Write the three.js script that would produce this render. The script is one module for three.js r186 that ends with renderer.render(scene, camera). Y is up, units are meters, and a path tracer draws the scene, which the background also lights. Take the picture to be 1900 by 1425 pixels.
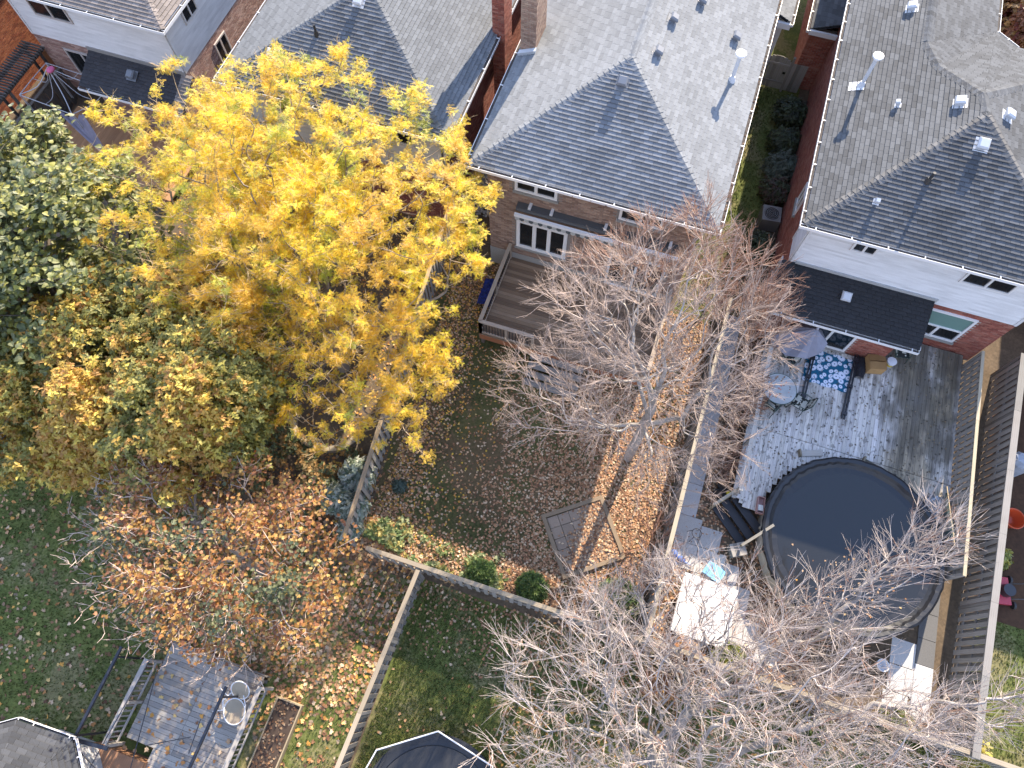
import * as THREE from 'three';
import { mergeGeometries } from 'three/addons/utils/BufferGeometryUtils.js';

// ---------------------------------------------------------------- camera, sky, sun, exposure
const scene = new THREE.Scene();
const camera = new THREE.PerspectiveCamera(56.82, 4 / 3, 0.1, 900);
camera.rotation.order = 'YXZ';
camera.position.set(0, 25, 0);
camera.rotation.set(THREE.MathUtils.degToRad(-67.06), THREE.MathUtils.degToRad(18.5), 0);
camera.updateMatrixWorld(true);

const SUN_DIR = new THREE.Vector3(0.1085, 0.5000, -0.8592).normalize();
const sun = new THREE.DirectionalLight(0xffeed6, 3.3);
sun.position.copy(SUN_DIR).multiplyScalar(90);
sun.castShadow = true;
sun.shadow.mapSize.set(4096, 4096);
Object.assign(sun.shadow.camera, { left: -45, right: 45, top: 45, bottom: -45, near: 1, far: 220 });
scene.add(sun, sun.target);

const renderer = new THREE.WebGLRenderer({ antialias: true });
renderer.toneMapping = THREE.LinearToneMapping;
renderer.toneMappingExposure = 4.3;
renderer.shadowMap.enabled = true;
renderer.setSize(1024, 768);

// ---------------------------------------------------------------- helpers
const V = (x, y, z) => new THREE.Vector3(x, y, z);
function rngOf(seed) { let a = seed >>> 0; return () => { a = (a + 0x6D2B79F5) | 0; let t = Math.imul(a ^ (a >>> 15), 1 | a); t = (t + Math.imul(t ^ (t >>> 7), 61 | t)) ^ t; return ((t ^ (t >>> 14)) >>> 0) / 4294967296; }; }
const R = rngOf(20241105);
const rr = (a, b, f = R) => a + (b - a) * f();
const gauss = (f = R) => (f() + f() + f() + f() - 2) * 0.866;
const lerp = (a, b, t) => a + (b - a) * t, clamp = (x, a = 0, b = 1) => Math.min(b, Math.max(a, x));
const smooth = (a, b, x) => { const t = clamp((x - a) / (b - a)); return t * t * (3 - 2 * t); };
const mixC = (a, b, t) => [lerp(a[0], b[0], t), lerp(a[1], b[1], t), lerp(a[2], b[2], t)];
const mul = (c, k) => [c[0] * k, c[1] * k, c[2] * k];

function hash2(x, y, s) { let h = (Math.imul(x, 374761393) + Math.imul(y, 668265263) + Math.imul(s, 1274126177)) | 0; h = Math.imul(h ^ (h >>> 13), 1274126177); return ((h ^ (h >>> 16)) >>> 0) / 4294967296; }
function vnoise(x, y, s = 0, per = 0) {
  const xi = Math.floor(x), yi = Math.floor(y), fx = x - xi, fy = y - yi, u = fx * fx * (3 - 2 * fx), v = fy * fy * (3 - 2 * fy);
  const w = (a, b) => per ? hash2(((a % per) + per) % per, ((b % per) + per) % per, s) : hash2(a, b, s);
  return lerp(lerp(w(xi, yi), w(xi + 1, yi), u), lerp(w(xi, yi + 1), w(xi + 1, yi + 1), u), v);
}
function fbm(x, y, s = 0, oct = 4, per = 0) { let a = 0.5, t = 0, n = 0, f = 1; for (let i = 0; i < oct; i++) { t += a * vnoise(x * f, y * f, s + i * 17, per * f); n += a; a *= 0.5; f *= 2; } return t / n; }
function skyTexture() { // clear autumn noon: blue overhead, paler towards the horizon, thin broken cloud all round
  const w = 512, h = 256, d = new Float32Array(w * h * 4);
  for (let j = 0; j < h; j++) for (let i = 0; i < w; i++) {
    const el = ((j + 0.5) / h - 0.5) * Math.PI, az = ((i + 0.5) / w - 0.5) * 2 * Math.PI, dir = V(Math.cos(el) * Math.cos(az), Math.sin(el), Math.cos(el) * Math.sin(az)), up = Math.max(0, dir.y);
    let c = mixC([0.4, 0.435, 0.49], [0.15, 0.23, 0.43], Math.pow(up, 0.55));
    const px = dir.x / (up + 0.18), pz = dir.z / (up + 0.18), cl = smooth(0.46, 0.68, fbm(px * 1.6 + 20, pz * 1.6 + 20, 3, 5)) * smooth(0.02, 0.2, up); c = mixC(c, [0.5, 0.51, 0.535], cl * 0.85);
    const g = Math.pow(Math.max(0, dir.dot(SUN_DIR)), 24); c = mixC(c, [0.85, 0.82, 0.76], g * 0.5); if (dir.y < 0) c = [0.16, 0.15, 0.13];
    const k = 4 * (j * w + i); d[k] = c[0]; d[k + 1] = c[1]; d[k + 2] = c[2]; d[k + 3] = 1;
  }
  const t = new THREE.DataTexture(d, w, h, THREE.RGBAFormat, THREE.FloatType); t.mapping = THREE.EquirectangularReflectionMapping; t.magFilter = t.minFilter = THREE.LinearFilter; t.wrapS = THREE.RepeatWrapping; t.needsUpdate = true; return t;
}

const skyMap = skyTexture();
scene.background = skyMap;
scene.environment = skyMap;
const toS = (c) => { c = clamp(c); return Math.round(255 * (c <= 0.0031308 ? c * 12.92 : 1.055 * Math.pow(c, 1 / 2.4) - 0.055)); };
function tex(size, fn, metres, h = size) {
  const d = new Uint8Array(size * h * 4);
  for (let j = 0; j < h; j++) for (let i = 0; i < size; i++) { const c = fn((i + 0.5) / size, (j + 0.5) / h), k = 4 * (j * size + i); d[k] = toS(c[0]); d[k + 1] = toS(c[1]); d[k + 2] = toS(c[2]); d[k + 3] = 255; }
  const t = new THREE.DataTexture(d, size, h); t.colorSpace = THREE.SRGBColorSpace; t.magFilter = THREE.LinearFilter; t.minFilter = THREE.LinearMipmapLinearFilter; t.generateMipmaps = true;
  t.wrapS = t.wrapT = THREE.RepeatWrapping; if (metres) { const q = [metres].flat(); t.repeat.set(1 / q[0], 1 / (q[1] ?? q[0])); } t.needsUpdate = true; return t;
}
const used = {};
function numbered(n) { const k = used[n] = (used[n] ?? -1) + 1; return k ? `${n}_${String(k).padStart(3, '0')}` : n; }
function tag(o, label, category, group, kind) { if (label) o.userData.label = label; if (category) o.userData.category = category; if (group) o.userData.group = group; if (kind) o.userData.kind = kind; return o; }
function thing(name, label, category, pos = [0, 0, 0], turn = 0, group) { const o = new THREE.Group(); o.name = numbered(name); o.position.set(...pos); o.rotation.y = turn; scene.add(o); return tag(o, label, category, group); }
function copyOf(o, label, pos, turn, group) { const c = o.clone(); c.userData = { ...o.userData }; c.name = numbered(o.name.replace(/_\d{3}$/, '')); scene.add(c); if (pos) c.position.set(...pos); if (turn !== undefined) c.rotation.y = turn; return tag(c, label, null, group); }
function mesh(name, geo, mat, parent, kind) { const m = new THREE.Mesh(geo, mat); m.name = parent === scene ? numbered(name) : name; m.castShadow = m.receiveShadow = true; parent.add(m); if (kind) m.userData.kind = kind; return m; }

// geometry collector: positions, flat normals, uv in metres, linear vertex colours
class MB {
  constructor() { this.p = []; this.n = []; this.u = []; this.c = []; this.col = [1, 1, 1]; }
  color(c) { this.col = c; return this; }
  tri(a, b, c, na, nb, nc, ua, ub, uc) {
    let n = na; if (!n) { n = b.clone().sub(a).cross(c.clone().sub(a)); const l = n.length(); if (l < 1e-12) return this; n.multiplyScalar(1 / l); }
    for (const [q, m, w] of [[a, na || n, ua], [b, nb || n, ub], [c, nc || n, uc]]) { this.p.push(q.x, q.y, q.z); this.n.push(m.x, m.y, m.z); this.u.push(w ? w[0] : q.x, w ? w[1] : q.z); this.c.push(...this.col); }
    return this;
  }
  quad(a, b, c, d, uv) { const q = uv || [[0, 0], [a.distanceTo(b), 0], [a.distanceTo(b), b.distanceTo(c)], [0, b.distanceTo(c)]]; this.tri(a, b, c, null, null, null, q[0], q[1], q[2]); this.tri(a, c, d, null, null, null, q[0], q[2], q[3]); return this; }
  // box on three edge vectors about a centre, uv.x runs along e0
  obox(c, e0, e1, e2, off = 0) {
    const s = (i, j, k) => c.clone().addScaledVector(e0, i).addScaledVector(e1, j).addScaledVector(e2, k), l0 = e0.length() * 2, l1 = e1.length() * 2, l2 = e2.length() * 2;
    const f = (a, b, cc, d, lu, lv, o) => this.quad(a, b, cc, d, [[off, o], [off + lu, o], [off + lu, o + lv], [off, o + lv]]);
    f(s(-1, -1, 1), s(1, -1, 1), s(1, 1, 1), s(-1, 1, 1), l0, l1, off); f(s(1, -1, -1), s(-1, -1, -1), s(-1, 1, -1), s(1, 1, -1), l0, l1, off + 0.3);
    f(s(-1, 1, 1), s(1, 1, 1), s(1, 1, -1), s(-1, 1, -1), l0, l2, off + 0.5); f(s(1, -1, 1), s(-1, -1, 1), s(-1, -1, -1), s(1, -1, -1), l0, l2, off + 0.7);
    f(s(1, -1, 1), s(1, -1, -1), s(1, 1, -1), s(1, 1, 1), l2, l1, off); f(s(-1, -1, -1), s(-1, -1, 1), s(-1, 1, 1), s(-1, 1, -1), l2, l1, off);
    return this;
  }
  box(x0, y0, z0, x1, y1, z1, off = 0) {
    const c = V((x0 + x1) / 2, (y0 + y1) / 2, (z0 + z1) / 2), a = V((x1 - x0) / 2, 0, 0), b = V(0, (y1 - y0) / 2, 0), d = V(0, 0, (z1 - z0) / 2);
    const lx = a.x, ly = b.y, lz = d.z;
    if (lx >= ly && lx >= lz) return this.obox(c, a, b, d, off);
    if (lz >= ly) return this.obox(c, d, b, a.multiplyScalar(-1), off);
    return this.obox(c, b, a.multiplyScalar(-1), d, off);
  }
  bar(p, q, w, h, side, off = 0) { // rectangular bar from p to q, w along 'side'
    const d = q.clone().sub(p), c = p.clone().add(q).multiplyScalar(0.5), dn = d.clone().normalize();
    let s = side ? side.clone() : (Math.abs(dn.y) > 0.95 ? V(1, 0, 0) : V(0, 1, 0).cross(dn)); s.addScaledVector(dn, -s.dot(dn)).normalize();
    const t = dn.clone().cross(s); return this.obox(c, d.multiplyScalar(0.5), s.multiplyScalar(w / 2), t.multiplyScalar(h / 2), off);
  }
  tube(pts, rad, sides = 6, cap = true, colAt) { // rad: number or array
    const n = pts.length, rings = []; let ref = V(0.31, 0.17, 0.93);
    for (let i = 0; i < n; i++) {
      const d = (i < n - 1 ? pts[i + 1] : pts[i]).clone().sub(i ? pts[i - 1] : pts[i]).normalize();
      ref.addScaledVector(d, -ref.dot(d)); if (ref.lengthSq() < 1e-6) ref = Math.abs(d.x) < 0.9 ? V(1, 0, 0) : V(0, 1, 0), ref.addScaledVector(d, -ref.dot(d)); ref.normalize();
      const b = d.clone().cross(ref), r = Array.isArray(rad) ? rad[i] : rad, ring = [];
      for (let k = 0; k < sides; k++) { const a = k / sides * Math.PI * 2, nn = ref.clone().multiplyScalar(Math.cos(a)).addScaledVector(b, Math.sin(a)); ring.push([pts[i].clone().addScaledVector(nn, r), nn]); }
      rings.push(ring);
    }
    let L = 0;
    for (let i = 0; i < n - 1; i++) {
      const l2 = L + pts[i].distanceTo(pts[i + 1]); if (colAt) this.col = colAt(i);
      for (let k = 0; k < sides; k++) { const [a, na] = rings[i][k], [b, nb] = rings[i][(k + 1) % sides], [c, nc] = rings[i + 1][(k + 1) % sides], [d, nd] = rings[i + 1][k], u0 = k / sides * 0.3, u1 = (k + 1) / sides * 0.3; this.tri(a, b, c, na, nb, nc, [L, u0], [L, u1], [l2, u1]); this.tri(a, c, d, na, nc, nd, [L, u0], [l2, u1], [l2, u0]); }
      L = l2;
    }
    if (cap) for (const e of [0, n - 1]) for (let k = 1; k < sides - 1; k++) { const r = rings[e]; e ? this.tri(r[0][0], r[k][0], r[k + 1][0]) : this.tri(r[0][0], r[k + 1][0], r[k][0]); }
    return this;
  }
  add(geo, m) { const g = geo.index ? geo.toNonIndexed() : geo, q = new THREE.Vector3(), nm = new THREE.Matrix3(); if (m) nm.getNormalMatrix(m); const P = g.attributes.position, N = g.attributes.normal, U = g.attributes.uv; for (let i = 0; i < P.count; i++) { q.fromBufferAttribute(P, i); if (m) q.applyMatrix4(m); this.p.push(q.x, q.y, q.z); q.fromBufferAttribute(N, i); if (m) q.applyMatrix3(nm).normalize(); this.n.push(q.x, q.y, q.z); this.u.push(U ? U.getX(i) : 0, U ? U.getY(i) : 0); this.c.push(...this.col); } return this; }
  get empty() { return !this.p.length; }
  geo() { const g = new THREE.BufferGeometry(); g.setAttribute('position', new THREE.Float32BufferAttribute(this.p, 3)); g.setAttribute('normal', new THREE.Float32BufferAttribute(this.n, 3)); g.setAttribute('uv', new THREE.Float32BufferAttribute(this.u, 2)); g.setAttribute('color', new THREE.Float32BufferAttribute(this.c, 3)); return g; }
  build(name, mat, parent, kind) { return mesh(name, this.geo(), mat, parent, kind); }
}
const mb = (c) => { const m = new MB(); if (c) m.col = c; return m; };
// instanced scatter as one stuff object
function scatter(name, geo, mat, list, parent, label) { // list: [Matrix4, [r,g,b]]
  const m = new THREE.InstancedMesh(geo, mat, list.length); m.name = parent === scene ? numbered(name) : name; const c = new THREE.Color();
  list.forEach(([x, k], i) => { m.setMatrixAt(i, x); c.setRGB(k[0], k[1], k[2]); m.setColorAt(i, c); });
  m.castShadow = m.receiveShadow = true; m.userData.kind = 'stuff'; parent.add(m); return m;
}
const compose = (() => { const q = new THREE.Quaternion(), e = new THREE.Euler(), s = new THREE.Vector3(); return (p, rx, ry, rz, k, ky = k, kz = k) => new THREE.Matrix4().compose(p, q.setFromEuler(e.set(rx, ry, rz, 'YXZ')), s.set(k, ky, kz)); })();
// where a point falls in the photograph's frame, to leave out what lies far outside it
const inView = (p, m = 1.25) => { const q = p.clone().project(camera); return Math.abs(q.x) < m && Math.abs(q.y) < m; };
// ---------------------------------------------------------------- materials (linear base colours)
const std = (o) => new THREE.MeshStandardMaterial({ roughness: 0.85, metalness: 0, ...o });
const grainTex = tex(256, (u, v) => { const g = 0.74 + 0.36 * fbm(u * 64, v * 64, 3, 2, 64) + 0.22 * (hash2(u * 256 | 0, v * 256 | 0, 9) - 0.5); return [g, g, g]; }, 0.8);
const grainTexB = grainTex.clone(); grainTexB.repeat.set(1 / 0.8, 1 / 0.8);
const woodTex = tex(512, (u, v) => { const k = 0.62 + 0.6 * fbm(u * 8, v * 96, 31, 3, 8) + 0.18 * (fbm(u * 4, v * 4, 5, 3, 4) - 0.5), c = hash2(u * 512 | 0, v * 512 | 0, 2) * 0.1; return [k + c, (k + c) * 0.985, (k + c) * 0.96]; }, [2.4, 0.8]);
const mottleTex = tex(512, (u, v) => { const k = 0.72 + 0.4 * fbm(u * 12, v * 12, 41, 5, 12) + 0.12 * (hash2(u * 512 | 0, v * 512 | 0, 4) - 0.5); return [k, k, k * 0.99]; }, 2.2);
const M = {
  shingle: std({ map: grainTex, vertexColors: true, roughness: 0.92, bumpMap: grainTex, bumpScale: 0.002 }),
  roofBase: std({ color: new THREE.Color(0.05, 0.05, 0.055), map: grainTex }),
  white: std({ color: new THREE.Color(0.72, 0.73, 0.74), roughness: 0.5, map: mottleTex }),
  gutter: std({ color: new THREE.Color(0.78, 0.78, 0.78), roughness: 0.4 }),
  wood: std({ map: woodTex, vertexColors: true, roughness: 0.9, bumpMap: woodTex, bumpScale: 0.003 }),
  mottle: std({ map: mottleTex, vertexColors: true, roughness: 0.9 }),
  stone: std({ map: grainTexB, vertexColors: true, roughness: 0.95, bumpMap: grainTexB, bumpScale: 0.003 }),
  brick: std({ map: grainTex, roughness: 0.95 }),
  plain: std({ vertexColors: true, roughness: 0.6 }),
  metal: std({ vertexColors: true, roughness: 0.35, metalness: 0.85 }),
  paint: std({ vertexColors: true, roughness: 0.35 }),
  glass: std({ color: new THREE.Color(0.012, 0.014, 0.016), roughness: 0.06 }),
  bark: std({ map: mottleTex, vertexColors: true, roughness: 0.95 }),
  twig: std({ vertexColors: true, roughness: 0.85 }),
  leaf: new THREE.MeshPhysicalMaterial({ roughness: 0.62, side: THREE.DoubleSide, transmission: 0.52, thickness: 0 }),
  dryLeaf: std({ roughness: 0.8, side: THREE.DoubleSide }),
  cloth: std({ vertexColors: true, roughness: 0.95, side: THREE.DoubleSide, map: mottleTex }),
};

// ---------------------------------------------------------------- leaf shapes
const leafGeo = {};
{
  const fan = (pts, fold = 0.12) => { // flat leaf about its stem end, folded a little along the midrib
    const b = mb(), n = V(0, 1, 0), P = ([x, z]) => V(x, Math.abs(x) * fold - z * z * fold, z), c = P([0, 0.42]);
    for (let i = 0; i < pts.length; i++) b.tri(c, P(pts[(i + 1) % pts.length]), P(pts[i]));
    return b.geo();
  };
  leafGeo.maple = fan([[0, 0], [0.2, 0.12], [0.5, 0.1], [0.42, 0.3], [0.56, 0.55], [0.3, 0.58], [0.16, 0.72], [0, 1], [-0.16, 0.72], [-0.3, 0.58], [-0.56, 0.55], [-0.42, 0.3], [-0.5, 0.1], [-0.2, 0.12]]);
  leafGeo.heart = fan([[0, 0.06], [0.22, 0], [0.42, 0.16], [0.44, 0.42], [0.26, 0.74], [0, 1], [-0.26, 0.74], [-0.44, 0.42], [-0.42, 0.16], [-0.22, 0]], 0.25);
  const oval = fan([[0, 0], [0.2, 0.2], [0.26, 0.45], [0.15, 0.78], [0, 1], [-0.15, 0.78], [-0.26, 0.45], [-0.2, 0.2]], 0.2);
  { const b = mb(), f = rngOf(5); for (let i = 0; i < 6; i++) b.add(oval, compose(V(gauss(f) * 0.5, i * 0.12 - 0.3, gauss(f) * 0.5), rr(-0.6, 0.5, f), i * 1.05 + rr(0, 0.6, f), rr(-0.4, 0.4, f), rr(0.75, 1.15, f))); leafGeo.spray = b.geo(); }
  { // feathery compound leaf: three fronds from one spur
    const b = mb(), f = rngOf(8);
    for (let k = 0; k < 3; k++) { const m = compose(V(0, 0, 0), rr(-0.5, 0.3, f), k * 2.1 + rr(-0.4, 0.4, f), rr(-0.3, 0.3, f), rr(0.85, 1.15, f)); for (let i = 0; i < 6; i++) for (const s of [-1, 1]) { const z = 0.2 + i * 0.14, y = -z * z * 0.25, w = 0.27 - i * 0.022, P = (a, c) => V(s * a, y + a * 0.12 * (i % 2 ? 1 : -1), c).applyMatrix4(m); b.tri(P(0, z), P(w * 0.55, z + 0.075), P(w, z + 0.05)); b.tri(P(0, z), P(w, z + 0.05), P(w * 0.5, z - 0.03)); } }
    leafGeo.feather = b.geo();
  }
  { const b = mb(), f = rngOf(3); for (let i = 0; i < 7; i++) { const a = f() * 6.28, t = rr(0.2, 0.75, f), d = V(Math.cos(a) * t, 1, Math.sin(a) * t).normalize(), s = V(-Math.sin(a), 0, Math.cos(a)).multiplyScalar(0.07), o = V(gauss(f) * 0.25, 0, gauss(f) * 0.25), h = rr(0.6, 1.1, f); b.tri(o.clone().sub(s), o.clone().add(s), o.clone().addScaledVector(d, h)); } leafGeo.grass = b.geo(); }
  { const b = mb(), f = rngOf(4); for (let i = 0; i < 12; i++) { const a = f() * 6.28, t = rr(0.3, 1.6, f), d = V(Math.cos(a) * t, 1, Math.sin(a) * t).normalize(), s = V(-Math.sin(a), 0, Math.cos(a)).multiplyScalar(0.13); b.tri(s.clone().multiplyScalar(-1), s, d.clone().multiplyScalar(rr(0.6, 1, f))); } leafGeo.sprig = b.geo(); }
}

// ---------------------------------------------------------------- the ground
const soilTex = tex(1024, (u, v) => {
  const n = fbm(u * 10, v * 10, 61, 5, 10), f = fbm(u * 90, v * 90, 71, 3, 90), h = hash2(u * 1024 | 0, v * 1024 | 0, 8);
  return mul(mixC([0.07, 0.05, 0.032], [0.13, 0.095, 0.06], n), 0.55 + 0.7 * f + 0.3 * h);
}, 6);
const grassOf = (seed, a, b, soil, amount) => tex(1024, (u, v) => {
  const n = fbm(u * 7, v * 7, seed, 5, 7), f = fbm(u * 120, v * 120, seed + 3, 2, 120), h = hash2(u * 1024 | 0, v * 1024 | 0, seed), k = smooth(amount - 0.14, amount + 0.14, n + (f - 0.5) * 0.35);
  return mul(mixC(mixC(a, b, fbm(u * 16, v * 16, seed + 9, 3, 16)), soil, k), 0.5 + 0.65 * f + 0.45 * h);
}, 7);
const G1 = [0.06, 0.08, 0.017], G2 = [0.12, 0.135, 0.032], SOIL = [0.1, 0.074, 0.048];
M.ground = std({ map: soilTex, roughness: 1, bumpMap: soilTex, bumpScale: 0.02 });
M.lawnThin = std({ map: grassOf(81, [0.055, 0.06, 0.017], [0.09, 0.08, 0.026], [0.095, 0.066, 0.032], 0.52), roughness: 1 });
M.lawn = std({ map: grassOf(91, G1, G2, [0.15, 0.135, 0.06], 0.58), roughness: 1 });
M.lawn.bumpMap = M.lawn.map; M.lawn.bumpScale = 0.03; M.lawnThin.bumpMap = M.lawnThin.map; M.lawnThin.bumpScale = 0.02;
function sheet(name, pts, y, m) { // flat outline on the ground, y up
  const s = new THREE.Shape(pts.map(([x, z]) => new THREE.Vector2(x, -z))), g = new THREE.ShapeGeometry(s); g.rotateX(-Math.PI / 2); g.translate(0, y, 0);
  return tag(mesh(name, g, m, scene), null, null, null, 'structure');
}
sheet('ground', [[-260, 260], [260, 260], [260, -260], [-260, -260]], 0, M.ground);
sheet('back_lawn', [[-6.45, -2.55], [3.4, -2.6], [3.4, -15.1], [-7.7, -15.1]], 0.006, M.lawnThin);
sheet('middle_lawn', [[-4.0, -2.2], [12.0, -2.2], [12.0, 12], [-4.0, 12]], 0.006, M.lawn);
sheet('left_lawn', [[-30, -2.0], [-4.3, -2.0], [-4.3, 14], [-30, 14]], 0.006, M.lawn);
sheet('side_lawn', [[1.75, -15.2], [3.6, -15.2], [4.6, -26.5], [4.6, -42], [1.75, -42]], 0.008, M.lawn);
sheet('mulch_bed', [[14.15, -16.5], [19, -16.5], [19, -7.0], [14.0, -7.0]], 0.006, std({ color: new THREE.Color(0.55, 0.38, 0.3), map: soilTex, roughness: 1 }));
sheet('right_lawn', [[14.0, -7.0], [22, -7.0], [22, 6], [13.6, 6]], 0.006, M.lawn);
function litter(name, n, area, density, colours, size, yAt = () => 0.015, geo = leafGeo.maple, f = R, sink = 0.5) {
  const out = []; let tries = 0;
  while (out.length < n && tries++ < n * 12) {
    const x = rr(area[0], area[1], f), z = rr(area[2], area[3], f); if (f() > density(x, z) || !inView(V(x, 0, z), 1.15)) continue;
    const k = colours[Math.floor(f() * colours.length)];
    out.push([compose(V(x, yAt(x, z) + f() * 0.03, z), rr(-0.6, 0.6, f) * sink * 1.4, f() * 6.28, rr(-0.6, 0.6, f) * sink * 1.4, rr(size[0], size[1], f)), mul(k, rr(0.75, 1.2, f))]);
  }
  return scatter(name, geo, M.dryLeaf, out, scene);
}
const DRY = [[0.35, 0.18, 0.085], [0.26, 0.125, 0.06], [0.42, 0.265, 0.15], [0.5, 0.37, 0.24], [0.19, 0.09, 0.045], [0.38, 0.215, 0.11]], GOLD = [[0.5, 0.25, 0.05], [0.45, 0.2, 0.06], [0.55, 0.38, 0.14], [0.35, 0.16, 0.05], [0.5, 0.33, 0.2]], YEL = [[0.62, 0.4, 0.05], [0.6, 0.33, 0.04], [0.5, 0.24, 0.05]];
{
  const onPatio = (x, z) => { const a = x + 0.78, b = z + 5.55, u = a * 0.802 - b * 0.597, v = a * 0.597 + b * 0.802; return u > 0.1 && u < 2.25 && v > 0.1 && v < 2.25; };
  const inYard = (x, z) => x > -6.5 - 0.1 * Math.max(0, -z - 7) && x < 3.4;
  litter('fallen_leaves', 27000, [-7.6, 3.45, -15.0, -2.5], (x, z) => { if (!inYard(x, z) || (x < 1.5 && z < -11.3 && x > -5.1) || (onPatio(x, z) && R() < 0.95 - 0.9 * smooth(0.2, 1.1, x + 0.5 * (fbm(x * 2, z * 2, 9, 2) - 0.5)))) return 0; return clamp(0.07 + 0.95 * smooth(-3.6, 1.0, x + fbm(x * 0.7, z * 0.7, 5) * 2.4 - 1.2) + 0.4 * smooth(-4.4, -3, z) + 0.3 * smooth(-4.6, -6.2, x)); }, DRY, [0.055, 0.1], (x, z) => onPatio(x, z) ? 0.068 : 0.015);
  litter('fallen_leaves', 2000, [-7.6, -3.2, -14.5, -2.6], (x, z) => inYard(x, z) && !(z < -11.3 && x > -5.1) ? 0.2 + 0.8 * smooth(-4.5, -6.5, x) : 0, [...GOLD, ...YEL], [0.05, 0.1]);
  litter('fallen_leaves', 9000, [-21, -4.2, -5.5, 8], (x, z) => x > -11 && x < -7.2 && z > 2.4 ? 0.15 : clamp(0.12 + 0.95 * smooth(4.2, 1.5, Math.hypot((x + 8) / 1.2, z + 0.3) - 1.5 * fbm(x, z, 3))), [...GOLD, ...DRY, ...DRY.map(c => mul(c, 0.6))], [0.09, 0.16]);
  litter('fallen_leaves', 1500, [-3.9, 6, -2.2, 5], (x, z) => smooth(0.6, -2, z) * 0.9 + 0.06, DRY, [0.06, 0.11]);
  litter('fallen_leaves', 5200, [3.6, 9, -15.5, -2.6], (x, z) => (x > 4.45 && x < 5.5) || z > -5.6 ? 0.9 : z > -7.5 && x > 5 ? 0.75 : 0.05, [...DRY, [0.2, 0.09, 0.05]], [0.06, 0.11]);
  litter('fallen_leaves', 8000, [-22, -6.6, -16.5, -2], (x, z) => 0.9, [...GOLD, ...YEL, ...YEL], [0.05, 0.11]);
  litter('fallen_leaves', 3500, [0, 14, -2.6, 5], () => 0.8, [...DRY, ...GOLD], [0.06, 0.12]);
}
{ // upright grass in the lawns, one object per lawn
  const grass = (n, area, dens, cols, size) => { const out = []; let t = 0; while (out.length < n && t++ < n * 10) { const x = rr(area[0], area[1]), z = rr(area[2], area[3]); if (R() > dens(x, z) || !inView(V(x, 0, z), 1.12)) continue; out.push([compose(V(x, 0.0, z), 0, R() * 6.28, 0, rr(size[0], size[1])), mul(cols[Math.floor(R() * cols.length)], rr(0.7, 1.25))]); } return scatter('grass', leafGeo.grass, M.dryLeaf, out, scene); };
  const GC = [[0.055, 0.09, 0.014], [0.095, 0.13, 0.024], [0.13, 0.15, 0.035], [0.19, 0.175, 0.06]];
  grass(30000, [-3.9, 6, -2.1, 5.5], (x, z) => 0.35 + 0.6 * fbm(x * 0.8, z * 0.8, 4) + 0.2 * smooth(-1, 2, z), GC, [0.05, 0.1]);
  grass(20000, [-21, -4.3, -1.8, 6.5], (x, z) => x > -11 && x < -7 && z > 2.4 ? 0 : 0.3 + 0.7 * fbm(x * 0.6, z * 0.6, 14), GC, [0.05, 0.1]);
  grass(7000, [1.8, 4.6, -30, -15.3], (x, z) => 0.8, GC, [0.06, 0.11]);
  grass(8000, [-6, -0.5, -13, -4], (x, z) => smooth(0.42, 0.6, fbm(x * 0.5 + 3, z * 0.5, 24)), [[0.06, 0.085, 0.025], [0.1, 0.1, 0.04]], [0.04, 0.08]);
  grass(4000, [14, 19, -7, 2], () => 0.9, GC, [0.05, 0.1]);
}
// ---------------------------------------------------------------- house kit
const boxGeo = (() => { const g = new THREE.BoxGeometry(1, 1, 1); return g; })();
const brickTones = { red: [[0.31, 0.1, 0.07], [0.36, 0.13, 0.09], [0.26, 0.08, 0.058], [0.35, 0.15, 0.11]], orange: [[0.36, 0.12, 0.055], [0.42, 0.15, 0.07], [0.3, 0.09, 0.045]], tan: [[0.3, 0.2, 0.15], [0.34, 0.235, 0.18], [0.26, 0.17, 0.13], [0.37, 0.265, 0.2]], pink: [[0.36, 0.22, 0.18], [0.4, 0.26, 0.21], [0.32, 0.19, 0.155], [0.44, 0.3, 0.25]] };
const mortarMat = std({ color: new THREE.Color(0.27, 0.24, 0.22), map: grainTex });
const mortarLight = std({ color: new THREE.Color(0.42, 0.38, 0.34), map: grainTex });
// a wall face: origin (lower left seen from outside), u along the wall, width, heights, outward normal
function face(o, u, w) { return { o, u, n: u.clone().cross(V(0, 1, 0)), w, at(x, y, d = 0) { return this.o.clone().addScaledVector(this.u, x).add(V(0, y, 0)).addScaledVector(this.n, d); } }; }
function bricks(parent, F, y0, y1, x0, x1, tones, holes = [], mortar = mortarMat) { // real bricks in running bond on a mortar bed
  const bed = mb(); bed.obox(F.at((x0 + x1) / 2, (y0 + y1) / 2, -0.07), F.u.clone().multiplyScalar((x1 - x0) / 2), V(0, (y1 - y0) / 2, 0), F.n.clone().multiplyScalar(0.07)); bed.build('brick_wall', mortar, parent);
  const list = [], L = 0.225, H = 0.075, X = F.u, Z = F.n; let row = 0;
  for (let y = y0; y < y1 - 0.03; y += H, row++) for (let x = x0 - (row % 2) * L / 2; x < x1 - 0.02; x += L) {
    const a = Math.max(x, x0), b = Math.min(x + L - 0.012, x1); if (b - a < 0.03) continue;
    if (holes.some(([p, q, r, s]) => b > p && a < q && y + H > r && y < s)) continue;
    const c = F.at((a + b) / 2, y + 0.032, 0.004 + 0.004 * R());
    const m = new THREE.Matrix4().makeBasis(X, V(0, 1, 0), Z).scale(V(b - a, H - 0.012, 0.016)); m.setPosition(c); list.push([m, mul(tones[Math.floor(R() * tones.length)], rr(0.82, 1.18))]);
  }
  scatter('bricks', boxGeo, M.brick, list, parent);
}
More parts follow.
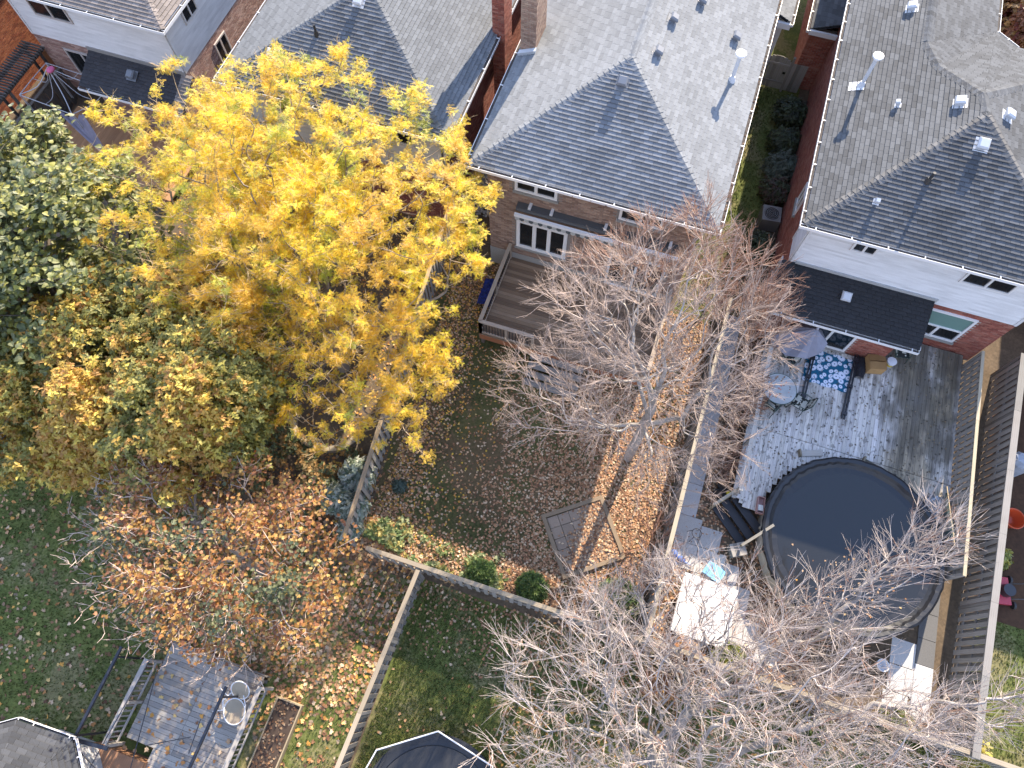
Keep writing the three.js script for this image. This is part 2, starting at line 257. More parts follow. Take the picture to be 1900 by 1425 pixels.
function siding(parent, F, y0, y1, x0, x1, col, step = 0.115) { // lapped boards, butt edge down
  const b = mb(col); b.obox(F.at((x0 + x1) / 2, (y0 + y1) / 2, -0.07), F.u.clone().multiplyScalar((x1 - x0) / 2), V(0, (y1 - y0) / 2, 0), F.n.clone().multiplyScalar(0.07)); b.build('wall', M.mottle, parent);
  const s = mb();
  for (let y = y0; y < y1 - 0.02; y += step) { const t = Math.min(y1, y + step); s.color(mul(col, rr(0.96, 1.03))); const o = R() * 9, L = x1 - x0; s.quad(F.at(x0, y, 0.026), F.at(x1, y, 0.026), F.at(x1, t, 0.003), F.at(x0, t, 0.003), [[o, o * 3], [o + L * 0.3, o * 3], [o + L * 0.3, o * 3 + 0.1], [o, o * 3 + 0.1]]); s.quad(F.at(x0, y, 0.001), F.at(x1, y, 0.001), F.at(x1, y, 0.026), F.at(x0, y, 0.026)); }
  s.build('siding', M.mottle, parent, 'stuff');
  const c = mb(col); for (const x of [x0 + 0.04, x1 - 0.04]) c.obox(F.at(x, (y0 + y1) / 2, 0.03), F.u.clone().multiplyScalar(0.045), V(0, (y1 - y0) / 2, 0), F.n.clone().multiplyScalar(0.018)); c.build('corner_trim', M.mottle, parent);
}
function windowOn(parent, F, x0, x1, y0, y1, o = {}) { // frame > panes, a sill below
  const { cols = 2, fw = 0.07, d = 0.06, col = [0.75, 0.75, 0.75], sill = true, name = 'window', rows = [1], tint } = o;
  const f = mb(col), U = F.u, N = F.n, bar = (a, b, c, e, dd = d) => f.obox(F.at((a + b) / 2, (c + e) / 2, dd / 2 + 0.012), U.clone().multiplyScalar((b - a) / 2), V(0, (e - c) / 2, 0), N.clone().multiplyScalar(dd / 2));
  bar(x0, x1, y0, y0 + fw); bar(x0, x1, y1 - fw, y1); bar(x0, x0 + fw, y0 + fw, y1 - fw); bar(x1 - fw, x1, y0 + fw, y1 - fw);
  const iw = (x1 - x0 - 2 * fw) / cols, ih = y1 - y0 - 2 * fw, tot = rows.reduce((a, b) => a + b, 0); const panes = [];
  let y = y0 + fw;
  rows.forEach((r, j) => { const h = ih * r / tot; if (j) bar(x0 + fw, x1 - fw, y - fw * 0.4, y + fw * 0.4, d * 0.9); const n = Array.isArray(o.colsPer) ? o.colsPer[j] : cols, w = (x1 - x0 - 2 * fw) / n; for (let i = 0; i < n; i++) { const a = x0 + fw + i * w; if (i) bar(a - fw * 0.55, a + fw * 0.55, y + (j ? fw * 0.4 : 0), y + h, d * 0.95); panes.push([a, a + w, y, y + h, j]); } y += h; });
  const w = f.build(name, M.paint, parent);
  for (const [a, b, c, e, j] of panes) { const p = mb(); p.obox(F.at((a + b) / 2, (c + e) / 2, 0.022), U.clone().multiplyScalar((b - a) / 2), V(0, (e - c) / 2, 0), N.clone().multiplyScalar(0.006)); p.build('pane', tint && j === rows.length - 1 ? tint : M.glass, w); }
  if (sill) { const s = mb([0.3, 0.29, 0.27]); s.obox(F.at((x0 + x1) / 2, y0 - 0.06, 0.05), U.clone().multiplyScalar((x1 - x0) / 2 + 0.06), V(0, 0.045, 0), N.clone().multiplyScalar(0.07)); s.build('sill', M.stone, w); }
  return w;
}
// ---- shingled roofs: every course laid tab by tab
const SH = { w: 0.3, e: 0.145 };
const shingleMade = {};
function shingleGeo(tone, k, dims) { const key = tone.join() + k + dims.join(); if (shingleMade[key]) return shingleMade[key]; const b = mb(tone), [w, e] = dims, t = 0.037, q = [V(0, t, 0), V(w - 0.008, t, 0), V(w - 0.008, 0.003, -e - 0.02), V(0, 0.003, -e - 0.02)], d = q.map(p => V(p.x, -0.012, p.z)), o = k * 0.23; b.quad(q[0], q[1], q[2], q[3], [[o, 0], [o + w, 0], [o + w, e], [o, e]]); for (const i of [0, 1, 3]) { const j = (i + 1) % 4; b.quad(d[i], d[j], q[j], q[i]); } return shingleMade[key] = b.geo(); }
function clipPoly(sub, clip) { // both convex, counter-clockwise, 2D
  let out = sub;
  for (let i = 0; i < clip.length && out.length; i++) { const a = clip[i], b = clip[(i + 1) % clip.length], side = (p) => (b[0] - a[0]) * (p[1] - a[1]) - (b[1] - a[1]) * (p[0] - a[0]), inp = out; out = []; for (let k = 0; k < inp.length; k++) { const p = inp[k], q = inp[(k + 1) % inp.length], sp = side(p), sq = side(q); if (sp >= 0) out.push(p); if ((sp >= 0) !== (sq >= 0)) { const t = sp / (sp - sq); out.push([p[0] + (q[0] - p[0]) * t, p[1] + (q[1] - p[1]) * t]); } } }
  return out;
}
function planeOf(poly) { // poly counter-clockwise seen from outside
  const n = poly[1].clone().sub(poly[0]).cross(poly[2].clone().sub(poly[0])).normalize(); if (n.y < 0) n.negate(); const u = V(0, 1, 0).cross(n).normalize(), v = n.clone().cross(u), o = poly.reduce((a, b) => (b.y < a.y ? b : a)).clone();
  return { n, u, v, o, P: (a, b, h = 0) => o.clone().addScaledVector(u, a).addScaledVector(v, b).addScaledVector(n, h), to: (p) => { const d = p.clone().sub(o); return [d.dot(u), d.dot(v)]; } };
}
function shingleRoof(house, name, polys, o) { // polys: [{pts, origin?}], one roof with its shingles
  const base = mb(), full = [], rest = mb(); const dims = [o.w || SH.w, o.e || SH.e];
  for (const { pts: given, org, tone: pt } of polys) {
    const pts = given[1].clone().sub(given[0]).cross(given[2].clone().sub(given[0])).y < 0 ? [...given].reverse() : given;
    const pl = planeOf(pts); if (org) pl.o.copy(org); const q = pts.map(pl.to);
    for (let i = 1; i < pts.length - 1; i++) { base.tri(pts[0], pts[i], pts[i + 1]); const d = pl.n.clone().multiplyScalar(-0.1); base.tri(pts[0].clone().add(d), pts[i + 1].clone().add(d), pts[i].clone().add(d)); }
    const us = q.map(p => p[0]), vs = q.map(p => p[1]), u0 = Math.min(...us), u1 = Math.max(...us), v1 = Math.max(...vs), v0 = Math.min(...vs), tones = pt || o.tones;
    for (let j = Math.floor(v0 / dims[1]); j * dims[1] < v1; j++) for (let i = Math.floor(u0 / dims[0]) - 1; i * dims[0] < u1 + dims[0]; i++) {
      const off = ((j * 7) % 3) * dims[0] / 3 + (hash2(j, 3, 7) - 0.5) * 0.05, a = i * dims[0] + off, b = j * dims[1], mid = pl.P(a + dims[0] / 2, b + dims[1] / 2); if (!inView(mid, 1.2)) continue;
      const h = hash2(i, j, 19), patch = fbm(a * 0.5, b * 0.9, 33, 3), tone = tones[Math.floor(clamp(h * 0.75 + patch * 0.5 - 0.12, 0, 0.999) * tones.length)], w = dims[0] - 0.008, e = dims[1] + 0.02, rect = [[a, b], [a + w, b], [a + w, b + e], [a, b + e]];
      const c = clipPoly(rect, q); if (c.length < 3) continue; let area = 0; for (let k = 0; k < c.length; k++) { const p = c[k], s = c[(k + 1) % c.length]; area += p[0] * s[1] - p[1] * s[0]; } if (area / 2 < 0.002) continue;
      if (c.length === 4 && area / 2 > w * e * 0.999) { full.push({ m: new THREE.Matrix4().makeBasis(pl.u, pl.n, pl.v.clone().negate()).setPosition(pl.P(a, b, 0.004)), tone, k: Math.floor(hash2(i, j, 5) * 4), d: mid.distanceTo(camera.position) + (inView(mid, 0.98) ? 0 : 100) }); continue; }
      rest.col = tone; const H = (p) => lerp(0.041, 0.007, (p[1] - b) / e), T = c.map(p => pl.P(p[0], p[1], H(p))), B = c.map(p => pl.P(p[0], p[1], -0.008));
      for (let k = 1; k < c.length - 1; k++) rest.tri(T[0], T[k], T[k + 1], null, null, null, c[0], c[k], c[k + 1]);
      for (let k = 0; k < c.length; k++) { const s = (k + 1) % c.length; rest.quad(B[k], B[s], T[s], T[k]); }
    }
  }
  const roof = base.build(name, M.roofBase, house); full.sort((a, b) => a.d - b.d);
  const own = o.own ?? 300;
  full.forEach((f, i) => { const g = shingleGeo(f.tone, f.k, dims); if (i < own) { const m = mesh('shingle', g, M.shingle, roof); m.applyMatrix4(f.m); } else { rest.col = f.tone; const P = g.attributes.position, N = g.attributes.normal, U = g.attributes.uv, q = V(0, 0, 0), nm = new THREE.Matrix3().getNormalMatrix(f.m); for (let t = 0; t < P.count; t++) { q.fromBufferAttribute(P, t).applyMatrix4(f.m); rest.p.push(q.x, q.y, q.z); q.fromBufferAttribute(N, t).applyMatrix3(nm); rest.n.push(q.x, q.y, q.z); rest.u.push(U.getX(t), U.getY(t)); rest.c.push(...f.tone); } } });
  if (!rest.empty) rest.build('shingles', M.shingle, roof, 'stuff');
  return roof;
}
function ridgeCaps(roof, A, B, nL, nR, tones, step = 0.19, wide = 0.15) { // bent caps from A up to B over an edge between planes nL, nR
  const d = B.clone().sub(A), len = d.length(); d.normalize(); const nm = nL.clone().add(nR).normalize();
  let sL = nL.clone().cross(d).normalize(), sR = nR.clone().cross(d).normalize(); if (sL.dot(nR) > 0) sL.negate(); if (sR.dot(nL) > 0) sR.negate();
  for (let t = 0; t < len - 0.02; t += step) {
    const c0 = A.clone().addScaledVector(d, t), c1 = A.clone().addScaledVector(d, Math.min(len, t + step + 0.05)); if (!inView(c0, 1.15)) continue;
    const b = mb(tones[Math.floor(R() * tones.length)]), h0 = 0.045 + R() * 0.006, h1 = 0.022, w = wide + rr(-0.008, 0.008);
    const P = (c, h, k) => k < 0 ? c.clone().addScaledVector(sL, w).addScaledVector(nL, h * 0.75) : k > 0 ? c.clone().addScaledVector(sR, w).addScaledVector(nR, h * 0.75) : c.clone().addScaledVector(nm, h);
    const Q = (c, h, k) => k < 0 ? c.clone().addScaledVector(sL, w).addScaledVector(nL, 0) : k > 0 ? c.clone().addScaledVector(sR, w) : c.clone();
    const flip = sL.clone().cross(d).dot(nL) > 0;
    const quad = (a, e, f, g) => flip ? b.quad(g, f, e, a) : b.quad(a, e, f, g);
    quad(P(c0, h0, 0), P(c0, h0, -1), P(c1, h1, -1), P(c1, h1, 0)); quad(P(c0, h0, 1), P(c0, h0, 0), P(c1, h1, 0), P(c1, h1, 1));
    quad(Q(c0, h0, 0), Q(c0, h0, -1), P(c0, h0, -1), P(c0, h0, 0)); quad(Q(c0, h0, 1), Q(c0, h0, 0), P(c0, h0, 0), P(c0, h0, 1));
    quad(P(c0, h0, -1), Q(c0, h0, -1), Q(c1, h1, -1), P(c1, h1, -1)); quad(Q(c0, h0, 1), P(c0, h0, 1), P(c1, h1, 1), Q(c1, h1, 1));
    b.build('ridge_cap', M.shingle, roof);
  }
}
function gutter(house, A, B, out, col = M.gutter, ticks = 1.15, k = 1) { // open trough along an eave, straps across it
  const b = mb(), d = B.clone().sub(A).normalize(), L = A.distanceTo(B), up = V(0, 1, 0), P = (o, y) => A.clone().addScaledVector(out, o * k).addScaledVector(up, y), Q = (o, y) => B.clone().addScaledVector(out, o * k).addScaledVector(up, y);
  b.bar(P(0.02, -0.1), Q(0.02, -0.1), 0.012, 0.06, out); b.bar(P(0.13, -0.06), Q(0.13, -0.06), 0.014, 0.12, out); b.bar(P(0.075, -0.125), Q(0.075, -0.125), 0.1 * k, 0.012, out);
  for (const s of [A, B]) b.bar(s.clone().addScaledVector(out, 0.026 * k).addScaledVector(up, -0.065), s.clone().addScaledVector(out, 0.123 * k).addScaledVector(up, -0.065), 0.012, 0.1, d);
  for (let t = 0.5; t < L; t += ticks) b.bar(P(-0.05, 0.012).addScaledVector(d, t), P(0.14, 0.012).addScaledVector(d, t), 0.03, 0.012, d);
  const g = b.build('gutter', col, house), dk = mb([0.06, 0.05, 0.045]); dk.bar(P(0.074, -0.075), Q(0.074, -0.075), 0.094 * k, 0.085, out); dk.build('gutter_debris', M.mottle, g); return g;
}
function roofVent(house, p, n, u, dark = false, s = 0.3) { // low square vent: flashing, box, hood
  const v = n.clone().cross(u).normalize(), g = mb(dark ? [0.16, 0.17, 0.19] : [0.5, 0.52, 0.55]), q = (a, b, h) => p.clone().addScaledVector(u, a).addScaledVector(v, b).addScaledVector(n, h);
  g.obox(q(0, 0, 0.03), u.clone().multiplyScalar(s * 0.78), v.clone().multiplyScalar(s * 0.78), n.clone().multiplyScalar(0.006));
  g.obox(q(0, 0, 0.11), u.clone().multiplyScalar(s * 0.42), v.clone().multiplyScalar(s * 0.42), n.clone().multiplyScalar(0.08));
  const a = s * 0.6, k = s * 0.44, T = [[-1, -1], [1, -1], [1, 1], [-1, 1]];
  for (let i = 0; i < 4; i++) { const [x, y] = T[i], [z, w] = T[(i + 1) % 4]; g.quad(q(x * a, y * a, 0.14), q(z * a, w * a, 0.14), q(z * a, w * a, 0.2), q(x * a, y * a, 0.2)); g.quad(q(x * a, y * a, 0.2), q(z * a, w * a, 0.2), q(z * k, w * k, 0.255), q(x * k, y * k, 0.255)); }
  g.quad(q(-k, -k, 0.255), q(k, -k, 0.255), q(k, k, 0.255), q(-k, k, 0.255)); g.quad(q(-a, a, 0.14), q(a, a, 0.14), q(a, -a, 0.14), q(-a, -a, 0.14));
  return g.build('roof_vent', M.paint, house);
}
function fluePipe(house, p, top, cap = true, r = 0.065, col = [0.55, 0.57, 0.6]) {
  const g = mb(col); g.tube([p.clone().add(V(0, -0.1, 0)), p.clone().add(V(0, top - 0.05, 0))], r, 14); const f = g.build('flue_pipe', M.paint, house);
  const c = mb(col); c.add(new THREE.CylinderGeometry(r * 1.3, r * 2.2, 0.2, 14), new THREE.Matrix4().setPosition(p.x, p.y + 0.1, p.z)); c.build('flashing', M.paint, f);
  if (cap) { const k = mb([0.75, 0.76, 0.78]); k.add(new THREE.CylinderGeometry(0.175, 0.185, 0.05, 24), new THREE.Matrix4().setPosition(p.x, p.y + top, p.z)); k.add(new THREE.CylinderGeometry(0.05, 0.17, 0.035, 24), new THREE.Matrix4().setPosition(p.x, p.y + top + 0.042, p.z)); k.add(new THREE.CylinderGeometry(0.11, 0.11, 0.1, 16), new THREE.Matrix4().setPosition(p.x, p.y + top - 0.075, p.z)); k.build('flue_cap', M.paint, f); }
  return f;
}
function chimney(house, x0, x1, z0, z1, y0, y1, tones, mortar) {
  const S = [face(V(x0, 0, z1), V(1, 0, 0), x1 - x0), face(V(x1, 0, z1), V(0, 0, -1), z1 - z0), face(V(x0, 0, z0), V(0, 0, 1), z1 - z0), face(V(x1, 0, z0), V(-1, 0, 0), x1 - x0)];
  const c = mb([0.35, 0.34, 0.32]); c.box(x0 - 0.06, y1, z0 - 0.06, x1 + 0.06, y1 + 0.1, z1 + 0.06); const m = c.build('chimney', M.stone, house);
  for (const F of S) bricks(m, F, y0, y1, 0, F.w, tones, [], mortar);
  const p = mb([0.3, 0.14, 0.08]); p.add(new THREE.CylinderGeometry(0.12, 0.14, 0.35, 12), new THREE.Matrix4().setPosition((x0 + x1) / 2, y1 + 0.27, (z0 + z1) / 2)); p.build('chimney_pot', M.stone, m);
  return m;
}
function soffit(house, x0, x1, z0, z1, y, wx0, wx1, wz1) { const b = mb([0.7, 0.7, 0.7]); b.box(x0, y - 0.16, wz1, x1, y - 0.14, z1 - 0.005); b.box(x0, y - 0.16, z0, wx0, y - 0.14, wz1); b.box(wx1, y - 0.16, z0, x1, y - 0.14, wz1); for (const [a, c, d, e] of [[x0, x1, z1 - 0.03, z1], [x0, x0 + 0.03, z0, z1 - 0.03], [x1 - 0.03, x1, z0, z1 - 0.03]]) b.box(a, y - 0.14, c === undefined ? d : d, c, y - 0.01, e); return b.build('soffit', M.plain, house); }
// hip roof over x0..x1 with the rear eave at zR, ridge end (xr, yr, zr), running back to zF
function hipRoof(house, x0, x1, zR, ye, xr, yr, zr, zF, o) {
  const a = V(x0, ye, zR), b = V(x1, ye, zR), r = V(xr, yr, zr), r2 = V(xr, yr, zF + (zR - zr)), c = V(x0, ye, zF), d = V(x1, ye, zF);
  const L = [a, r, r2, c], Rr = [d, r2, r, b], B = [a, b, r], F = [d, c, r2];
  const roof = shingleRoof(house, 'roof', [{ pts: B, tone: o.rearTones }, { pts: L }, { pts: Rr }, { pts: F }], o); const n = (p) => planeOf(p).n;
  ridgeCaps(roof, a, r, n(L), n(B), o.tones, o.cap); ridgeCaps(roof, b, r, n(Rr), n(B), o.tones, o.cap); ridgeCaps(roof, r2, r, n(L), n(Rr), o.tones, o.cap);
  gutter(house, V(x0 - 0.13, ye, zR), V(x1 + 0.13, ye, zR), V(0, 0, 1)); gutter(house, V(x0, ye, zF), V(x0, ye, zR), V(-1, 0, 0), M.gutter, 1.6); gutter(house, V(x1, ye, zF), V(x1, ye, zR), V(1, 0, 0), M.gutter, 1.6);
  return { roof, nL: n(L), nR: n(Rr), nB: n(B) };
}
function body(house, x0, x1, z0, z1, y1, col) { const b = mb(col); b.box(x0 + 0.15, 0, z0 + 0.15, x1 - 0.15, y1 - 0.2, z1 - 0.15); b.build('wall_core', M.mottle, house); }
const tones = (base, n, spread, tint = [1, 1, 1]) => Array.from({ length: n }, (_, i) => { const k = base * (1 + spread * ((i + 0.5) / n * 2 - 1)); return [k * tint[0], k * tint[1], k * tint[2]]; });
const solve = (pl, x, z) => { const { n, o } = pl; return V(x, o.y - (n.x * (x - o.x) + n.z * (z - o.z)) / n.y, z); }; // the point of a roof plane over x, z
const downspout = (house, x, z, y0, y1, col = [0.75, 0.75, 0.75]) => { const b = mb(col); b.box(x - 0.04, y0, z - 0.03, x + 0.04, y1, z + 0.03); b.build('downspout', M.paint, house); };
// ---------------------------------------------------------------- the houses
{ // middle house: pale grey hip roof, tan brick
  const h = thing('house', 'tan brick house in the middle with pale grey hip roof, back deck and patio window', 'house', [0, 0, 0]);
  const x0 = -6.36, x1 = 1.97, zR = -14.55, ye = 6.3, X0 = -5.9, X1 = 1.52, Z = -15.0;
  body(h, X0, X1, -32, Z, ye, [0.3, 0.25, 0.2]);
  const T = tones(0.195, 7, 0.22, [0.94, 1, 1.06]);
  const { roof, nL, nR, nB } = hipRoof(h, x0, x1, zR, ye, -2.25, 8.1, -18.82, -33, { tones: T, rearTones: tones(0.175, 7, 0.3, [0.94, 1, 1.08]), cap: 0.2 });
  soffit(h, x0, x1, -33, zR, ye, X0, X1, Z);
  const F = face(V(X0, 0, Z), V(1, 0, 0), X1 - X0), FL = face(V(X0, 0, -32), V(0, 0, 1), 17), FR = face(V(X1, 0, Z), V(0, 0, -1), 17), at = (x) => x - X0;
  const win = [[at(-4.9), at(-3.38), 5.06, 5.72], [at(-4.82), at(-2.86), 1.72, 3.4], [at(-1.2), at(0.9), 0.85, 3.0], [at(-1.2), at(0.3), 5.0, 5.7]];
  bricks(h, F, 1.12, ye - 0.16, 0, F.w, brickTones.tan, win); bricks(h, FL, 0.5, ye - 0.16, 0, 17, brickTones.tan); bricks(h, FR, 0.5, ye - 0.16, 0, 17, brickTones.tan);
  const f = mb([0.34, 0.33, 0.31]); f.box(X0 - 0.02, 0, Z - 0.1, X1 + 0.02, 1.12, Z + 0.03); f.build('foundation', M.stone, h);
  windowOn(h, F, ...win[0], { fw: 0.1 }); windowOn(h, F, ...win[1], { cols: 3, fw: 0.13, d: 0.07 }); windowOn(h, F, ...win[2], { cols: 2, fw: 0.09, name: 'patio_door', sill: false }); windowOn(h, F, ...win[3], { fw: 0.09 });
  { // soldier course over the window
    const list = []; for (let x = win[1][0] - 0.1; x < win[1][1] + 0.1; x += 0.082) { const m = new THREE.Matrix4().makeScale(0.07, 0.21, 0.03); m.setPosition(F.at(x + 0.035, 3.53, 0.012)); list.push([m, mul(brickTones.tan[Math.floor(R() * 4)], rr(0.75, 1))]); } scatter('bricks', boxGeo, M.brick, list, h);
  }
  const pl = (n, o) => ({ n, o }), PL = pl(nL, V(x0, ye, zR)), PR = pl(nR, V(x1, ye, zR)), PB = pl(nB, V(x0, ye, zR)), uz = V(0, 0, -1);
  const along = (n) => V(0, 1, 0).cross(n).normalize();
  for (const [x, z] of [[-1.42, -21.23], [-1.54, -19.55], [0.77, -22.21], [-0.71, -22.76]]) roofVent(h, solve(PR, x, z), nR, along(nR), true, 0.24);
  roofVent(h, solve(PB, -2.28, -18.0), nB, along(nB), true, 0.27);
  fluePipe(h, solve(PR, 1.08, -20.41), 1.15);
  chimney(h, -6.27, -5.74, -20.95, -19.72, 0, 9.3, brickTones.tan, mortarLight);
  { const b = mb([0.5, 0.54, 0.58]); const p = V(-6.0, 6.52, -19.62); b.obox(p, V(0.32, 0.14, 0), V(0, 0.1, 0.02), V(0, 0, 0.09)); b.build('flashing', M.paint, h); }
  { const l = []; for (let i = 0; i < 900; i++) { const z = rr(-30, -14.7); l.push([compose(V(x1 + rr(0.02, 0.12), ye - 0.06, z), rr(-1, 1), R() * 6, rr(-1, 1), rr(0.05, 0.1)), mul(DRY[Math.floor(R() * 6)], rr(0.5, 1.3))]); } for (let i = 0; i < 500; i++) { const x = rr(x0, x1), s = R() < 0.5; l.push([compose(s ? V(x, ye - 0.07, zR + rr(0.03, 0.12)) : V(x0 - rr(0.03, 0.12), ye - 0.06, rr(-30, -14.7)), rr(-1, 1), R() * 6, rr(-1, 1), rr(0.04, 0.08)), mul(DRY[Math.floor(R() * 6)], rr(0.3, 0.8))]); } const m = scatter('gutter_leaves', leafGeo.maple, M.dryLeaf, l, h); }
  // low roof over the side entry
  const b = mb(); const e = [{ pts: [V(2.9, 4.0, -27.3), V(2.9, 4.0, -34), V(1.75, 4.5, -34), V(1.75, 4.5, -27.3)] }]; shingleRoof(h, 'porch_roof', e, { tones: T, own: 0 }); gutter(h, V(2.9, 4.0, -34), V(2.9, 4.0, -27.2), V(1, 0, 0)); mb([0.72, 0.72, 0.72]).box(1.6, 3.7, -27.35, 2.95, 3.95, -27.2).build('fascia', M.plain, h); mb([0.7, 0.7, 0.7]).box(1.6, 0, -33.8, 2.7, 3.85, -27.6).build('porch_wall', M.mottle, h);
  // retracted awning over the patio window
  { const a = mb([0.07, 0.075, 0.08]); a.tube([V(-4.78, 4.28, -14.8), V(1.1, 4.28, -14.8)], 0.1, 12); a.box(-4.78, 4.3, -14.98, 1.1, 4.42, -14.72); const aw = a.build('awning', M.plain, h);
    mb([0.75, 0.76, 0.77]).box(-4.8, 4.08, -14.66, 1.12, 4.2, -14.56).build('front_bar', M.paint, aw);
    const v = mb(), n = 34; for (let i = 0; i < n; i++) { v.color(i % 2 ? [0.1, 0.12, 0.13] : [0.5, 0.52, 0.52]); const a0 = -4.78 + i * 5.88 / n, a1 = a0 + 5.88 / n; v.quad(V(a0, 3.9, -14.6), V(a1, 3.9, -14.6), V(a1, 4.1, -14.6), V(a0, 4.1, -14.6)); v.tri(V(a0, 3.9, -14.6), V((a0 + a1) / 2, 3.84, -14.6), V(a1, 3.9, -14.6)); } v.build('valance', M.cloth, aw);
    for (const x of [-4.35, -3.55, -1.6, 0.7]) mb([0.6, 0.61, 0.62]).box(x, 4.32, -14.99, x + 0.1, 4.52, -14.74).build('bracket', M.paint, aw); }
}
{ // house left of it: darker grey hip roof, white siding above brick, red chimney
  const h = thing('house', 'house with grey hip roof behind the yellow tree, white siding and red brick chimney', 'house', [0, 0, 0]);
  const x0 = -16.4, x1 = -7.55, zR = -15.62, ye = 5.8, X0 = -16.0, X1 = -7.95, Z = -16.05;
  body(h, X0, X1, -33, Z, ye, [0.3, 0.3, 0.3]);
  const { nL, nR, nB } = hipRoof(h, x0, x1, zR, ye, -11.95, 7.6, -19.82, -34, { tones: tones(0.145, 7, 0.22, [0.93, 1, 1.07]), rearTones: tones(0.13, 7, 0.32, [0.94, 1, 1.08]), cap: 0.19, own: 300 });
  soffit(h, x0, x1, -34, zR, ye, X0, X1, Z);
  const F = face(V(X0, 0, Z), V(1, 0, 0), X1 - X0), FR = face(V(X1, 0, Z), V(0, 0, -1), 17);
  siding(h, F, 3.0, ye - 0.16, 0, F.w, [0.6, 0.6, 0.6]); siding(h, FR, 4.4, ye - 0.16, 0, 17, [0.7, 0.7, 0.7]); bricks(h, F, 0, 3.0, 0, F.w, brickTones.red); bricks(h, FR, 0, 4.4, 0, 17, brickTones.red);
  windowOn(h, F, 1.2, 2.4, 4.5, 5.45, { col: [0.6, 0.6, 0.6], sill: false }); windowOn(h, F, 5.6, 6.9, 4.5, 5.45, { col: [0.6, 0.6, 0.6], sill: false });
  const along = (n) => V(0, 1, 0).cross(n).normalize(), PB = { n: nB, o: V(x0, ye, zR) };
  roofVent(h, solve(PB, -14.58, -16.83), nB, along(nB), false, 0.27); roofVent(h, solve(PB, -12.04, -19.15), nB, along(nB), false, 0.27);
  fluePipe(h, solve(PB, -13.21, -17.8), 0.5, false, 0.045, [0.03, 0.03, 0.03]);
  chimney(h, -7.72, -7.28, -21.7, -20.85, 0, 8.7, brickTones.red);
  downspout(h, -8.02, -16.02, 0.1, 5.6, [0.12, 0.1, 0.1]);
}
{ // far left house: brown roof, white siding above pink brick, lean-to
  const h = thing('house', 'house with brown hip roof, white upper siding and black lean-to roof at top left', 'house', [0, 0, 0]);
  const x0 = -27.6, x1 = -19.5, zR = -17.15, ye = 5.8, X0 = -27.15, X1 = -19.93, Z = -17.55;
  body(h, X0, X1, -34, Z, ye, [0.3, 0.3, 0.3]);
  const T = tones(0.2, 7, 0.3, [1.1, 0.95, 0.85]);
  hipRoof(h, x0, x1, zR, ye, -23.55, 7.5, -21.1, -35, { tones: T, own: 120 }); soffit(h, x0, x1, -35, zR, ye, X0, X1, Z);
  const F = face(V(X0, 0, Z), V(1, 0, 0), X1 - X0), FR = face(V(X1, 0, Z), V(0, 0, -1), 16), at = (x) => x - X0;
  siding(h, F, 3.25, ye - 0.16, 0, F.w, [0.73, 0.71, 0.71]); siding(h, FR, 3.25, ye - 0.16, 0, 16, [0.72, 0.71, 0.7], 0.14);
  bricks(h, F, 0.4, 3.25, 0, F.w, brickTones.pink, [[at(-25.9), at(-24.3), 1.5, 2.85]], mortarLight); bricks(h, FR, 0.3, 3.25, 0, 16, brickTones.pink, [], mortarLight);
  windowOn(h, F, at(-26.1), at(-24.35), 4.45, 5.5, { col: [0.5, 0.45, 0.42], sill: false }); windowOn(h, F, at(-25.9), at(-24.3), 1.5, 2.85, { col: [0.5, 0.45, 0.42], sill: false });
  windowOn(h, FR, 1.2, 2.15, 4.6, 5.5, { col: [0.65, 0.63, 0.6], sill: false }); windowOn(h, FR, 2.1, 3.0, 1.85, 2.9, { col: [0.5, 0.45, 0.42], sill: true });
  // lean-to over a brick bay
  const y0 = 2.55, y1 = 3.2, zl = -16.1, e = [{ pts: [V(-24.45, y0, zl), V(-20.1, y0, zl), V(-20.1, y1, Z + 0.02), V(-24.45, y1, Z + 0.02)], tone: tones(0.05, 5, 0.2, [1, 0.96, 1.05]) }, { pts: [V(-20.1, y0, zl), V(-19.6, y0, zl), V(-19.6, y1, Z + 0.02), V(-20.1, y1, Z + 0.02)], tone: T }];
  const lr = shingleRoof(h, 'lean_to_roof', e, { tones: T, own: 60 }); gutter(h, V(-24.45, y0, zl), V(-19.6, y0, zl), V(0, 0, 1)); roofVent(h, V(-22.16, 3.0, -16.95), planeOf(e[0].pts).n, V(1, 0, 0), true, 0.28);
  mb([0.3, 0.28, 0.26]).box(-24.5, y1 - 0.02, Z + 0.02, -19.9, y1 + 0.16, Z + 0.07).build('flashing', M.paint, h);
  const FB = face(V(-24.2, 0, -16.55), V(1, 0, 0), 4.3), FBR = face(V(-19.9, 0, -16.55), V(0, 0, -1), 1.0); bricks(h, FB, 0.3, 2.5, 0, 4.3, brickTones.pink, [], mortarLight); bricks(h, FBR, 0.3, 2.6, 0, 1, brickTones.pink, [], mortarLight); mb([0.35, 0.3, 0.28]).box(-24.1, 0, -17.5, -20.0, 2.5, -16.7).build('wall_core', M.mottle, h);
  mb([0.7, 0.7, 0.7]).box(-24.2, 2.42, -16.54, -19.7, 2.46, -16.02).build('soffit', M.plain, h);
}
